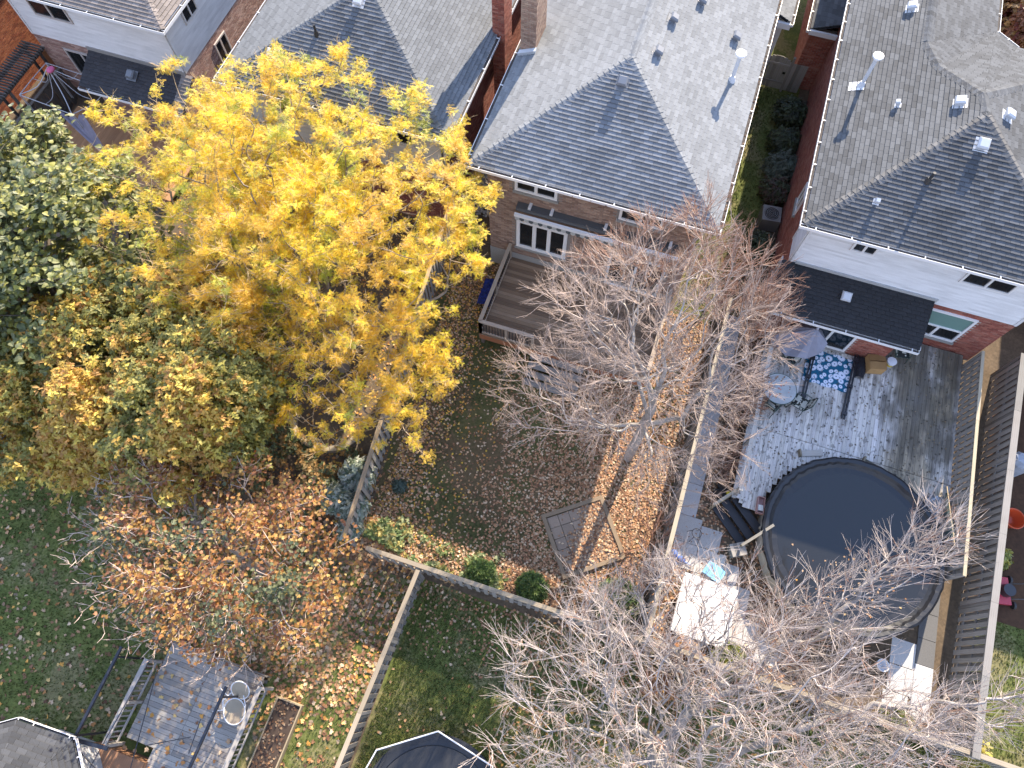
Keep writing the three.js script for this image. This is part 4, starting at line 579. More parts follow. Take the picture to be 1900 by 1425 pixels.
    const wt = new THREE.Shape(); for (let i = 0; i <= 120; i++) { const a = i / 120 * 6.2832, r = 2.5 + 0.26 * (fbm(Math.cos(a) * 1.6 + 5, Math.sin(a) * 1.6 + 5, 9, 3) - 0.5) * 2; i ? wt.lineTo(Math.cos(a) * r, Math.sin(a) * r) : wt.moveTo(r, 0); } const wg = new THREE.ShapeGeometry(wt); wg.rotateX(-Math.PI / 2); wg.translate(0, 0.9, 0);
    mesh('standing_water', wg, new THREE.MeshStandardMaterial({ color: new THREE.Color(0.016, 0.017, 0.018), roughness: 0.05 }), p);
  }
  const fl = []; for (let i = 0; i < 70; i++) { const a = 1.2 + gauss() * 1.3, r = Math.sqrt(R()) * 2.4; fl.push([compose(V(PC[0] + Math.cos(a) * r, 0.905, PC[1] + Math.sin(a) * r), rr(-0.1, 0.1), R() * 6, rr(-0.1, 0.1), rr(0.05, 0.09)), mul(pick([...GOLD, ...DRY]), 0.8)]); } scatter('fallen_leaves', leafGeo.maple, M.dryLeaf, fl, scene);
  litter('fallen_leaves', 800, [5.4, 12.3, -16.2, -8], (x, z) => Math.hypot(x - PC[0], z - PC[1]) < PR + 0.1 || z > -8 && x > 6 ? 0 : 0.5, [[0.05, 0.045, 0.035], [0.09, 0.07, 0.045], [0.2, 0.15, 0.09]], [0.04, 0.075], () => 0.6);
}
// ---------------------------------------------------------------- things on the right deck
const DY = 0.592;
{
  const cv = document.createElement('canvas'); cv.width = 640; cv.height = 512; const g = cv.getContext('2d'); g.fillStyle = '#0f5876'; g.fillRect(0, 0, 640, 512);
  const f = rngOf(12), spots = []; for (let i = 0; i < 900 && spots.length < 46; i++) { const x = f() * 640, y = f() * 512, r = 26 + f() * 34; if (spots.every(([a, b, c]) => Math.hypot(a - x, b - y) > (c + r) * 0.93)) spots.push([x, y, r]); }
  for (const [x, y, r] of spots) { const n = 11 + Math.floor(f() * 5), o = f() * 6; g.fillStyle = '#cfd6e6'; for (let k = 0; k < n; k++) { g.save(); g.translate(x, y); g.rotate(o + k / n * 6.283); g.beginPath(); g.ellipse(0, -r * 0.62, r * 0.19, r * 0.42, 0, 0, 6.29); g.fill(); g.restore(); } g.fillStyle = '#2c5a72'; g.beginPath(); g.arc(x, y, r * 0.2, 0, 6.29); g.fill(); }
  const t = new THREE.CanvasTexture(cv); t.colorSpace = THREE.SRGBColorSpace;
  const b = mb(), n = 18, P = (i, j) => V(6.95 + i / n * 1.72, DY + 0.012 + 0.006 * fbm(i * 0.9, j * 0.9, 3), -14.82 + j / n * 1.42 + 0.03 * Math.sin(i * 0.9)); for (let i = 0; i < n; i++) for (let j = 0; j < n; j++) b.quad(P(i, j), P(i, j + 1), P(i + 1, j + 1), P(i + 1, j), [[i / n, 1 - j / n], [i / n, 1 - (j + 1) / n], [(i + 1) / n, 1 - (j + 1) / n], [(i + 1) / n, 1 - j / n]]);
  tag(b.build('outdoor_rug', std({ map: t, roughness: 0.95, side: THREE.DoubleSide }), scene), 'blue outdoor rug with white daisies in front of the patio door', 'rug');
}
{ // black frame of a taken-down canopy lying over the rug
  const bar = (a, b, l) => { const t = thing('canopy_pole', l, 'pole', a); const d = V(b[0] - a[0], b[1] - a[1], b[2] - a[2]); for (const s of [-0.05, 0.05]) { const m = mb([0.012, 0.013, 0.018]); m.bar(V(s, 0, 0), d.clone().add(V(s, 0, 0)), 0.05, 0.06); m.build('tube', M.paint, t); } const c = mb([0.02, 0.02, 0.025]); for (const k of [0.08, 0.5, 0.92]) { const q = d.clone().multiplyScalar(k); c.box(q.x - 0.09, q.y - 0.045, q.z - 0.06, q.x + 0.09, q.y + 0.05, q.z + 0.06); } c.build('joint', M.paint, t); };
  bar([8.72, DY + 0.14, -15.0], [8.62, DY + 0.05, -12.3], 'long black metal pole pair lying along right edge of the blue rug'); bar([7.15, DY + 0.14, -14.5], [7.1, DY + 0.05, -12.6], 'black metal pole pair lying across left edge of the blue rug');
  const m = thing('canopy_cloth', 'black folded canopy cloth at the upper end of the long pole', 'cloth', [8.95, DY, -14.55]); const b = mb([0.016, 0.016, 0.022]), P = (i, j) => { const a = i / 14 * Math.PI, w = 0.16 * (1 - 0.25 * Math.abs(j / 7 - 1)) + 0.03 * vnoise(i, j, 3); return V(Math.cos(a) * w * 1.2, Math.sin(a) * w * 1.1, (j / 7 - 1) * 0.42); }; for (let i = 0; i < 14; i++) for (let j = 0; j < 14; j++) b.quad(P(i, j), P(i, j + 1), P(i + 1, j + 1), P(i + 1, j)); b.build('cloth', M.cloth, m);
}
{ const b = thing('cardboard_box', 'tan cardboard box standing against the red brick wall', 'box', [9.38, DY, -14.78], 0.25); const k = mb([0.48, 0.29, 0.12]), w = 0.3, hh = 0.45, t = 0.012; for (const [a, c, d, e] of [[-w, w, -w, -w + t], [-w, w, w - t, w], [-w, -w + t, -w + t, w - t], [w - t, w, -w + t, w - t]]) k.box(a, 0, d, c, hh, e); k.box(-w, 0, -w, w, 0.012, w); k.build('carton', M.mottle, b); for (const s of [-1, 1]) { const q = mb([0.52, 0.32, 0.14]); q.quad(V(-w, hh, s * w), V(w, hh, s * w), V(w, hh + 0.05, s * 0.015), V(-w, hh + 0.05, s * 0.015)); q.quad(V(w, hh, s * w), V(-w, hh, s * w), V(-w, hh + 0.05, s * 0.015), V(w, hh + 0.05, s * 0.015)); q.build('flap', M.mottle, b); } }
{ const b = thing('paint_bucket', 'white bucket with yellow band right of the cardboard box', 'bucket', [9.92, DY, -15.02]); const l = (pts, c, n) => { const m = mb(c); m.add(new THREE.LatheGeometry(pts.map(([x, y]) => new THREE.Vector2(x, y)), 20)); m.build(n, M.paint, b); }; l([[0.001, 0], [0.13, 0], [0.15, 0.14]], [0.7, 0.7, 0.7], 'pail'); l([[0.151, 0.14], [0.16, 0.27]], [0.6, 0.45, 0.02], 'band'); l([[0.161, 0.27], [0.165, 0.35], [0.175, 0.35], [0.175, 0.38], [0.001, 0.385]], [0.62, 0.63, 0.68], 'lid'); }
function chair(label, pos, turn, cushion = true) { // green metal garden chair with a black floral cushion
  const t = thing('garden_chair', label, 'chair', pos, turn, 'garden chairs on the weathered deck'), G = [0.03, 0.06, 0.05];
  const cu = mb(), f = rngOf(Math.round(pos[0] * 100)); const pad = (n, A, B, C) => { const m = mb(); for (let i = 0; i < 9; i++) for (let j = 0; j < 9; j++) { const P = (a, b) => A.clone().addScaledVector(B, a / 9).addScaledVector(C, b / 9).add(V(0, 0.04 * Math.sin(Math.PI * a / 9) * Math.sin(Math.PI * b / 9), 0)), w = fbm(i * 0.62 + pos[2], j * 0.62 + pos[0], 44, 2) > 0.56; m.color(w ? [0.5, 0.5, 0.44] : [0.02, 0.022, 0.022]); m.quad(P(i, j), P(i, j + 1), P(i + 1, j + 1), P(i + 1, j)); } m.build(n, M.cloth, t); };
  pad('seat_cushion', V(-0.23, 0.44, -0.22), V(0.46, 0, 0), V(0, 0, 0.46)); pad('back_cushion', V(-0.23, 0.98, -0.36), V(0.46, 0, 0), V(0, -0.52, 0.12));
  for (const s of [-1, 1]) { const a = mb(G); a.tube([V(s * 0.25, 0.46, -0.22), V(s * 0.27, 0.68, -0.24), V(s * 0.28, 0.66, 0.15), V(s * 0.26, 0.44, 0.24)], 0.016, 6); a.build('armrest', M.paint, t); for (const z of [0.24, -0.24]) { const l = mb(G); l.tube([V(s * 0.25, 0.44, z), V(s * 0.27, 0, z * 1.15)], 0.016, 6); l.build('leg', M.paint, t); } }
  const fr = mb(G); fr.tube([V(-0.25, 0.42, -0.24), V(-0.25, 0.75, -0.31), V(-0.2, 1.0, -0.38), V(0.2, 1.0, -0.38), V(0.25, 0.75, -0.31), V(0.25, 0.42, -0.24)], 0.018, 6); fr.tube([V(-0.25, 0.42, -0.24), V(-0.25, 0.42, 0.24), V(0.25, 0.42, 0.24), V(0.25, 0.42, -0.24)], 0.016, 6); fr.build('frame', M.paint, t); return t;
}
chair('green metal chair with black floral cushion right of the round grey table', [6.92, DY, -12.25], -1.9);
chair('dark green metal chair pushed under near side of the round grey table', [5.95, DY, -11.85], 2.7);
chair('garden chair with black floral cushion in the corner beside the bucket', [10.2, DY, -15.5], 0.2);
chair('chair with dark floral cushion between the lilac umbrella and the round table', [6.35, DY, -14.0], 1.0);
{ const t = thing('patio_table', 'round grey patio table with fallen leaves on its top', 'table', [6.05, DY, -12.4]); const m = mb([0.34, 0.36, 0.37]); m.add(new THREE.CylinderGeometry(0.6, 0.6, 0.018, 48), new THREE.Matrix4().setPosition(0, 0.72, 0)); m.build('table_top', std({ map: mottleTex, vertexColors: true, roughness: 0.25 }), t); const e = mb([0.04, 0.07, 0.06]); e.add(new THREE.TorusGeometry(0.605, 0.017, 8, 48), new THREE.Matrix4().makeRotationX(Math.PI / 2).setPosition(0, 0.718, 0)); e.build('rim', M.paint, t); for (let i = 0; i < 4; i++) { const a = i * Math.PI / 2 + 0.5, l = mb([0.04, 0.07, 0.06]); l.tube([V(Math.cos(a) * 0.5, 0.7, Math.sin(a) * 0.5), V(Math.cos(a) * 0.42, 0.35, Math.sin(a) * 0.42), V(Math.cos(a) * 0.55, 0, Math.sin(a) * 0.55)], 0.018, 6); l.build('leg', M.paint, t); }
  const l = []; for (let i = 0; i < 26; i++) { const a = R() * 6.3, r = Math.sqrt(R()) * 0.52; l.push([compose(V(6.05 + Math.cos(a) * r, DY + 0.735, -12.4 + Math.sin(a) * r), rr(-0.3, 0.3), R() * 6, rr(-0.3, 0.3), rr(0.05, 0.09)), pick([[0.16, 0.09, 0.05], [0.5, 0.2, 0.16], [0.25, 0.16, 0.1]])]); } scatter('fallen_leaves', leafGeo.maple, M.dryLeaf, l, scene); }
{ // lilac grey umbrella
  const t = thing('patio_umbrella', 'lilac grey patio umbrella tilted beside the patio door under the bare twigs', 'umbrella', [6.3, DY, -14.35]); const c = mb(), n = 8, top = V(0.35, 1.75, -0.25), e = (i) => { const a = i / n * 6.2832; return V(Math.cos(a) * 0.9, 1.15 + 0.25 * Math.cos(a) - (i % 1 ? 0.12 : 0), Math.sin(a) * 0.75); }; for (let i = 0; i < n; i++) for (const k of [0, 0.5]) { c.color(mul([0.23, 0.23, 0.275], rr(0.93, 1.05))); c.tri(top, e(i + k + 0.5), e(i + k)); } c.build('canopy', M.cloth, t);
  for (let i = 0; i < n; i++) { const m = mb([0.1, 0.1, 0.12]); m.tube([top.clone().add(V(0, -0.03, 0)), e(i).add(V(0, -0.02, 0))], 0.01, 4); m.build('rib', M.paint, t); } const p = mb([0.12, 0.12, 0.14]); p.tube([V(0, 0, 0), V(0.1, 0.9, -0.07), top], 0.022, 8); p.build('pole', M.paint, t); const f = mb([0.3, 0.3, 0.33]); f.add(new THREE.SphereGeometry(0.06, 10, 8), new THREE.Matrix4().setPosition(top.x, top.y + 0.04, top.z)); f.build('finial', M.paint, t); const b = mb([0.05, 0.05, 0.05]); b.add(new THREE.CylinderGeometry(0.2, 0.25, 0.1, 20), new THREE.Matrix4().setPosition(0, 0.05, 0)); b.build('base', M.paint, t);
}
{ // silver tarp heap, green closed umbrella leaning on the screen
  const t = mb(), P = (i, j) => { const a = i / 16 * Math.PI, w = 0.26 + 0.12 * vnoise(i * 0.7, j * 0.8, 4); return V(12.05 + Math.cos(a) * w, DY + Math.sin(a) * (w * 0.9 + 0.05 * vnoise(i, j, 9)), -10.35 + j * 0.06); }; for (let i = 0; i < 16; i++) for (let j = 0; j < 16; j++) { t.color(mul([0.22, 0.225, 0.24], rr(0.6, 1.3))); t.quad(P(i, j), P(i, j + 1), P(i + 1, j + 1), P(i + 1, j)); } tag(t.build('silver_tarp', new THREE.MeshStandardMaterial({ vertexColors: true, roughness: 0.3, metalness: 0.3, side: THREE.DoubleSide }), scene), 'crumpled silver tarp on right end of the weathered deck', 'tarp');
  const u = thing('closed_umbrella', 'closed dark green umbrella lying by the silver tarp against the privacy screen', 'umbrella', [12.42, DY, -9.7], 0.04); const c = mb([0.03, 0.05, 0.05]); for (let i = 0; i < 10; i++) { const a0 = i / 10 * 6.283, a1 = (i + 1) / 10 * 6.283, q = (a, z, r) => V(Math.cos(a) * r * (1 + 0.25 * Math.sin(a * 5)), 0.2 + Math.sin(a) * r + (z + 0.9) * 0.25, z); for (const [z0, r0, z1, r1] of [[-0.9, 0.03, 0.1, 0.13], [0.1, 0.13, 0.8, 0.16]]) c.quad(q(a0, z0, r0), q(a1, z0, r0), q(a1, z1, r1), q(a0, z1, r1)); } c.build('canopy', M.cloth, u); const p = mb([0.4, 0.32, 0.2]); p.tube([V(0, 0.2, -1.15), V(0, 0.85, 1.1)], 0.018, 6); p.build('pole', M.wood, u);
}
{ // white folding table, blue crate, blue shovel toys on the slabs
  const t = thing('white_table', 'white rectangular table top standing on the slabs near the lower bare tree', 'table', [5.3, 0, -4.15], -0.02); const m = mb([0.8, 0.8, 0.8]); m.box(-0.92, 0.55, -0.98, 0.92, 0.6, 0.98); m.build('table_top', M.white, t); for (const [x, z] of [[-0.8, -0.85], [0.8, -0.85], [-0.8, 0.85], [0.8, 0.85]]) { const l = mb([0.5, 0.5, 0.5]); l.box(x - 0.02, 0.05, z - 0.02, x + 0.02, 0.55, z + 0.02); l.build('leg', M.paint, t); } const e = mb([0.7, 0.7, 0.7]); e.box(-0.85, 0.5, -0.9, 0.85, 0.549, -0.86); e.box(-0.85, 0.5, 0.86, 0.85, 0.549, 0.9); e.build('apron', M.paint, t);
  const b = thing('blue_crate', 'light blue plastic crate at the upper edge of the white table', 'crate', [5.38, 0.05, -5.5], -0.35), q = mb([0.16, 0.42, 0.68]); const w = 0.3, d = 0.22, hh = 0.32, k = 0.012; for (const [a0, a1, c0, c1] of [[-w, w, -d, -d + k], [-w, w, d - k, d], [-w, -w + k, -d + k, d - k], [w - k, w, -d + k, d - k]]) q.box(a0, 0, c0, a1, hh, c1); q.build('crate_body', M.paint, b); const r = mb([0.2, 0.48, 0.74]); r.box(-w - 0.02, hh, -d - 0.02, w + 0.02, hh + 0.02, d + 0.02); for (const x of [-0.18, 0, 0.18]) r.box(x - 0.02, hh + 0.021, -d, x + 0.02, hh + 0.035, d); r.build('lid', M.paint, b);
  for (const [x, z, l, yaw] of [[4.0, -5.75, 'small blue toy lying beside the fence above the white table', 0.3], [4.28, -5.62, 'second small blue toy lying nearer the blue crate', 1.2]]) { const o = thing('blue_toy', l, 'toy', [x, 0.05, z], yaw); const n = mb([0.08, 0.16, 0.45]); n.add(new THREE.SphereGeometry(0.13, 12, 8, 0, 6.3, 0, 1.7), new THREE.Matrix4().makeScale(1, 0.9, 1.2)); n.build('scoop', M.cloth, o); const hnd = mb([0.1, 0.2, 0.5]); hnd.tube([V(0, 0.04, 0.12), V(0.04, 0.05, 0.38)], 0.018, 6); hnd.build('handle', M.paint, o); }
  const a = thing('air_conditioner', 'grey outdoor air conditioner unit against the red brick side wall', 'air conditioner', [4.5, 0, -20.4], 0.1); const c = mb([0.17, 0.165, 0.16]); c.box(-0.38, 0.05, -0.38, 0.38, 0.75, 0.38); c.build('case', M.paint, a); const fan = mb([0.02, 0.02, 0.02]); fan.add(new THREE.CylinderGeometry(0.3, 0.3, 0.02, 24), new THREE.Matrix4().setPosition(0, 0.76, 0)); fan.build('fan_opening', M.plain, a); const gr = mb([0.32, 0.32, 0.33]); for (let i = 1; i < 5; i++) gr.add(new THREE.TorusGeometry(i * 0.07, 0.006, 4, 24), new THREE.Matrix4().makeRotationX(Math.PI / 2).setPosition(0, 0.785, 0)); gr.build('grille', M.paint, a);
}
// ---------------------------------------------------------------- beyond the right fence
{
  const t = thing('lawn_mower', 'red lawn mower standing behind the right boundary fence', 'lawn mower', [14.75, 0, -8.0], 0.2); const b = mb([0.42, 0.04, 0.06]); b.box(-0.35, 0.16, -0.45, 0.2, 0.32, 0.45); b.build('deck', M.paint, t); const e = mb([0.03, 0.03, 0.035]); e.add(new THREE.CylinderGeometry(0.2, 0.22, 0.26, 18), new THREE.Matrix4().setPosition(0.05, 0.45, 0)); e.build('engine', M.paint, t); for (const [x, z] of [[-0.3, -0.42], [0.3, -0.42], [-0.3, 0.42], [0.3, 0.42]]) { const w = mb([0.03, 0.03, 0.03]); w.add(new THREE.CylinderGeometry(0.13, 0.13, 0.07, 16), new THREE.Matrix4().makeRotationZ(Math.PI / 2).setPosition(x * 1.25, 0.13, z)); w.build('wheel', M.plain, t); } const hd = mb([0.1, 0.1, 0.1]); hd.tube([V(0.2, 0.3, -0.25), V(0.95, 0.95, -0.25), V(0.95, 0.95, 0.25), V(0.2, 0.3, 0.25)], 0.015, 6); hd.build('handle', M.paint, t);
  const bb = thing('grill', 'covered grill in pale grey cloth behind the right boundary fence', 'grill', [14.75, 0, -12.6]); const c = mb(), P = (i, j) => { const a = i / 20 * 6.283, r = [0.34, 0.33, 0.3, 0.2, 0.01][j] + 0.025 * Math.sin(a * 7 + j); return V(Math.cos(a) * r * 1.4, [0, 0.5, 0.9, 1.08, 1.12][j], Math.sin(a) * r); }; c.color([0.36, 0.39, 0.45]); for (let i = 0; i < 20; i++) for (let j = 0; j < 4; j++) c.quad(P(i + 1, j), P(i, j), P(i, j + 1), P(i + 1, j + 1)); c.build('cover', M.cloth, bb);
  const rb = thing('orange_tub', 'orange plastic tub behind the boundary fence', 'tub', [14.9, 0, -10.6]); const l = mb([0.5, 0.07, 0.02]); l.add(new THREE.LatheGeometry([[0.001, 0], [0.26, 0], [0.34, 0.4], [0.37, 0.4], [0.37, 0.43], [0.32, 0.43], [0.25, 0.03], [0.001, 0.03]].map(([x, y]) => new THREE.Vector2(x, y)), 24)); l.build('tub_body', M.paint, rb);
}

{ // small things round the pool
  const b = thing('storage_box', 'grey wooden box on the leaves below the black steps', 'box', [6.0, 0, -6.5], 0.5); for (let i = 0; i < 4; i++) mb(pick(GREY_WOOD)).box(-0.26 + i * 0.131, 0.4, -0.22, -0.135 + i * 0.131, 0.425, 0.22).build('lid_board', M.wood, b); for (const [a, c, d, e] of [[-0.25, 0.25, -0.21, -0.19], [-0.25, 0.25, 0.19, 0.21], [-0.25, -0.23, -0.189, 0.189], [0.23, 0.25, -0.189, 0.189]]) mb(GREY_WOOD[0]).box(a, 0, d, c, 0.398, e).build('side_board', M.wood, b);
  const c = thing('pink_crate', 'faded pink crate with papers on the deck at left rim of the pool', 'crate', [6.35, DY, -8.15], 0.05); const q = mb([0.45, 0.27, 0.25]); for (const [a, e, d, g] of [[-0.12, 0.12, -0.3, -0.28], [-0.12, 0.12, 0.28, 0.3], [-0.12, -0.1, -0.279, 0.279], [0.1, 0.12, -0.279, 0.279]]) q.box(a, 0, d, e, 0.2, g); q.box(-0.1, 0.01, -0.28, 0.1, 0.02, 0.28); q.build('crate_body', M.mottle, c); mb([0.55, 0.55, 0.52]).obox(V(0, 0.17, 0.1), V(0.08, 0.01, 0), V(0, 0.02, 0), V(0.01, 0, 0.1)).build('papers', M.plain, c);
  for (const [x, z, l, t] of [[7.75, -10.62, 'pale plank propped on the deck at upper left rim of the pool', 0.35], [9.95, -10.82, 'dark timber bracket on the deck at the top rim of the pool', -0.25]]) { const p = thing('timber_piece', l, 'timber', [x, DY, z], t), pale = l.startsWith('pale'); mb(pale ? [0.42, 0.4, 0.37] : [0.1, 0.09, 0.07]).box(-0.4, 0.02, -0.12, 0.4, 0.06, 0.1).build('plank', M.wood, p); mb([0.2, 0.17, 0.12]).box(-0.47, 0, -0.14, -0.41, 0.2, 0.12).build('block', M.wood, p); }
  const s = thing('plant_stand', 'thin black metal stand on the slabs above the white table', 'stand', [4.5, 0.05, -6.55], 0.4); for (const [x, z] of [[-0.18, -0.18], [0.18, -0.18], [0.18, 0.18], [-0.18, 0.18]]) { const m = mb([0.015, 0.015, 0.018]); m.tube([V(x * 0.6, 0.5, z * 0.6), V(x, 0, z)], 0.012, 5); m.build('leg', M.paint, s); } { const m = mb([0.015, 0.015, 0.018]); m.add(new THREE.TorusGeometry(0.16, 0.013, 6, 24), new THREE.Matrix4().makeRotationX(Math.PI / 2).setPosition(0, 0.5, 0)); m.build('ring', M.paint, s); }
  const w = thing('white_pail', 'white plastic pail on the ground at the lower right rim of the pool', 'pail', [11.2, 0, -4.35]); const m = mb([0.75, 0.76, 0.78]); m.add(new THREE.LatheGeometry([[0.001, 0], [0.14, 0], [0.19, 0.3], [0.2, 0.3], [0.2, 0.33], [0.17, 0.33], [0.13, 0.02], [0.001, 0.02]].map(([x, y]) => new THREE.Vector2(x, y)), 20)); m.build('pail_body', M.paint, w); { const h = mb([0.3, 0.3, 0.3]); h.tube([V(-0.19, 0.31, 0), V(-0.1, 0.42, 0.06), V(0.1, 0.42, 0.06), V(0.19, 0.31, 0)], 0.008, 5); h.build('handle', M.paint, w); }
}
// ---------------------------------------------------------------- upper left yard: deck, canopy frame, pergola
{
  const d = thing('wooden_deck', 'orange brown deck with steps behind the far left house', 'deck', [0, 0, 0]), OR = [[0.4, 0.21, 0.1], [0.44, 0.235, 0.115], [0.36, 0.185, 0.09]];
  for (let x = -26.1; x < -19.6; x += 0.145) mb(pick(OR)).box(x, 0.46, -16.5, x + 0.139, 0.5, -13.2, R() * 3).build('board', M.wood, d);
  mb([0.26, 0.12, 0.06]).box(-26.12, 0.05, -13.19, -19.6, 0.455, -13.15).build('fascia', M.wood, d); mb([0.26, 0.12, 0.06]).box(-26.15, 0.05, -16.5, -26.11, 0.455, -13.2).build('fascia', M.wood, d);
  for (const x of [-26, -22.8, -19.8]) mb([0.2, 0.12, 0.08]).box(x - 0.06, 0, -13.4, x + 0.06, 0.458, -13.28).build('support_post', M.wood, d);
  for (const x of [-26.0, -24.4, -23.2]) mb(pick(OR)).box(x - 0.05, 0.502, -13.3, x + 0.05, 1.45, -13.2).build('post', M.wood, d); mb(pick(OR)).box(-26.1, 1.452, -13.32, -23.1, 1.49, -13.18).build('top_rail', M.wood, d); for (let x = -25.85; x < -23.3; x += 0.13) if (Math.abs(x + 24.4) > 0.08) mb(OR[0]).box(x - 0.02, 0.502, -13.27, x + 0.02, 1.451, -13.23).build('baluster', M.wood, d);
  const c = thing('gazebo', 'bare bent canopy frame of thin grey rods with a cloth hanging on it', 'gazebo', [-25.1, 0.5, -15.7]); const h = V(-0.6, 2.55, -0.5), C = [V(-1.55, 1.95, 0.75), V(1.05, 1.9, 0.95), V(1.75, 1.95, -0.95), V(-1.5, 1.95, -1.15)], S = [0.42, 0.42, 0.44];
  for (const p of C) { const a = mb(S); a.tube([V(p.x, 0, p.z), p], 0.02, 6); for (const s of [0.09]) a.tube([V(p.x + s, 0, p.z), V(p.x + s, p.y, p.z)], 0.012, 5); a.build('post', M.paint, c); }
  C.forEach((p, i) => { const q = C[(i + 1) % 4], a = mb(S), m = p.clone().add(q).multiplyScalar(0.5); a.tube([p, m.clone().add(V(0, i === 1 ? -0.25 : 0.02, 0)), q], 0.017, 6); a.build('edge_rod', M.paint, c); const r = mb(S), mid = p.clone().lerp(h, 0.5); mid.y -= 0.28; r.tube(new THREE.CatmullRomCurve3([p, mid, h]).getPoints(8), 0.02, 6); r.build('roof_rib', M.paint, c); const w = mb(S), k = m.clone().lerp(h, 0.45); k.y -= 0.45; w.tube(new THREE.CatmullRomCurve3([m, k, h]).getPoints(8), 0.012, 5); w.build('roof_rib', M.paint, c); });
  { const k = mb([0.6, 0.13, 0.25]); k.add(new THREE.IcosahedronGeometry(0.16, 1), new THREE.Matrix4().makeScale(1, 0.6, 1.2).setPosition(h.x + 0.25, h.y + 0.05, h.z + 0.1)); k.build('pink_cap', M.cloth, c); }
  const t = mb(), A = [-24.9, 2.35, -14.85], n = 12; const cl = (i, j) => { const u = i / n, v = j / n, top = V(lerp(-25.0, -23.75, u), 2.38 - 0.45 * Math.sin(u * 3.14), lerp(-14.85, -15.0, u)), bot = V(-23.05 + 0.28 * (u - 0.5), 0.62, -14.3 + 0.14 * u); const p = top.lerp(bot, Math.pow(v, 0.85)); p.y += 0.06 * Math.sin(u * 18); p.z += 0.05 * Math.sin(u * 22 + v * 3); return p; }; for (let i = 0; i < n * 2; i++) for (let j = 0; j < n; j++) { t.color(mul([0.25, 0.23, 0.29], rr(0.92, 1.06))); t.quad(cl(i / 2, j), cl(i / 2, j + 1), cl(i / 2 + 0.5, j + 1), cl(i / 2 + 0.5, j)); } tag(t.build('hanging_cloth', M.cloth, scene), 'grey mauve curtain gathered and hanging from the bare canopy frame', 'curtain');
  const p = thing('pergola', 'dark timber pergola over the fence beside the orange brick wall', 'pergola', [-28.0, 0, -17.3]), DK = [[0.1, 0.09, 0.085], [0.13, 0.115, 0.105], [0.075, 0.068, 0.062]]; for (const [x, z] of [[0, 0], [0.75, 0], [0, 4.6], [0.75, 4.6], [0, 2.3], [0.75, 2.3]]) mb(pick(DK)).box(x - 0.05, 0, z - 0.05, x + 0.05, 2.35, z + 0.05).build('post', M.wood, p); for (const x of [0, 0.75]) mb(pick(DK)).box(x - 0.04, 2.352, -0.3, x + 0.04, 2.5, 5.0).build('beam', M.wood, p); for (let z = -0.25; z < 5; z += 0.14) mb(pick(DK)).box(-0.2, 2.502, z, 0.95, 2.59, z + 0.04).build('slat', M.wood, p);
  fence('dark fence of wide boards between orange deck and brick side wall', [-26.75, -12.2], [-26.75, -17.3], 1.7, { tones: [[0.11, 0.095, 0.085], [0.09, 0.08, 0.07]], cap: [[0.14, 0.12, 0.1]], step: 0.2, w: 0.18 });
  const g = thing('gate', 'curved orange wood gate beside the pink brick corner', 'gate', [-28.1, 0, -17.9]); for (let i = 0; i < 8; i++) { const m = mb([0.3, 0.16, 0.08]); m.box(i * 0.12, 0.05, -0.012, i * 0.12 + 0.11, 1.7 + 0.2 * Math.sin(i / 7 * 3.14), 0.012); m.build('board', M.wood, g); }
}
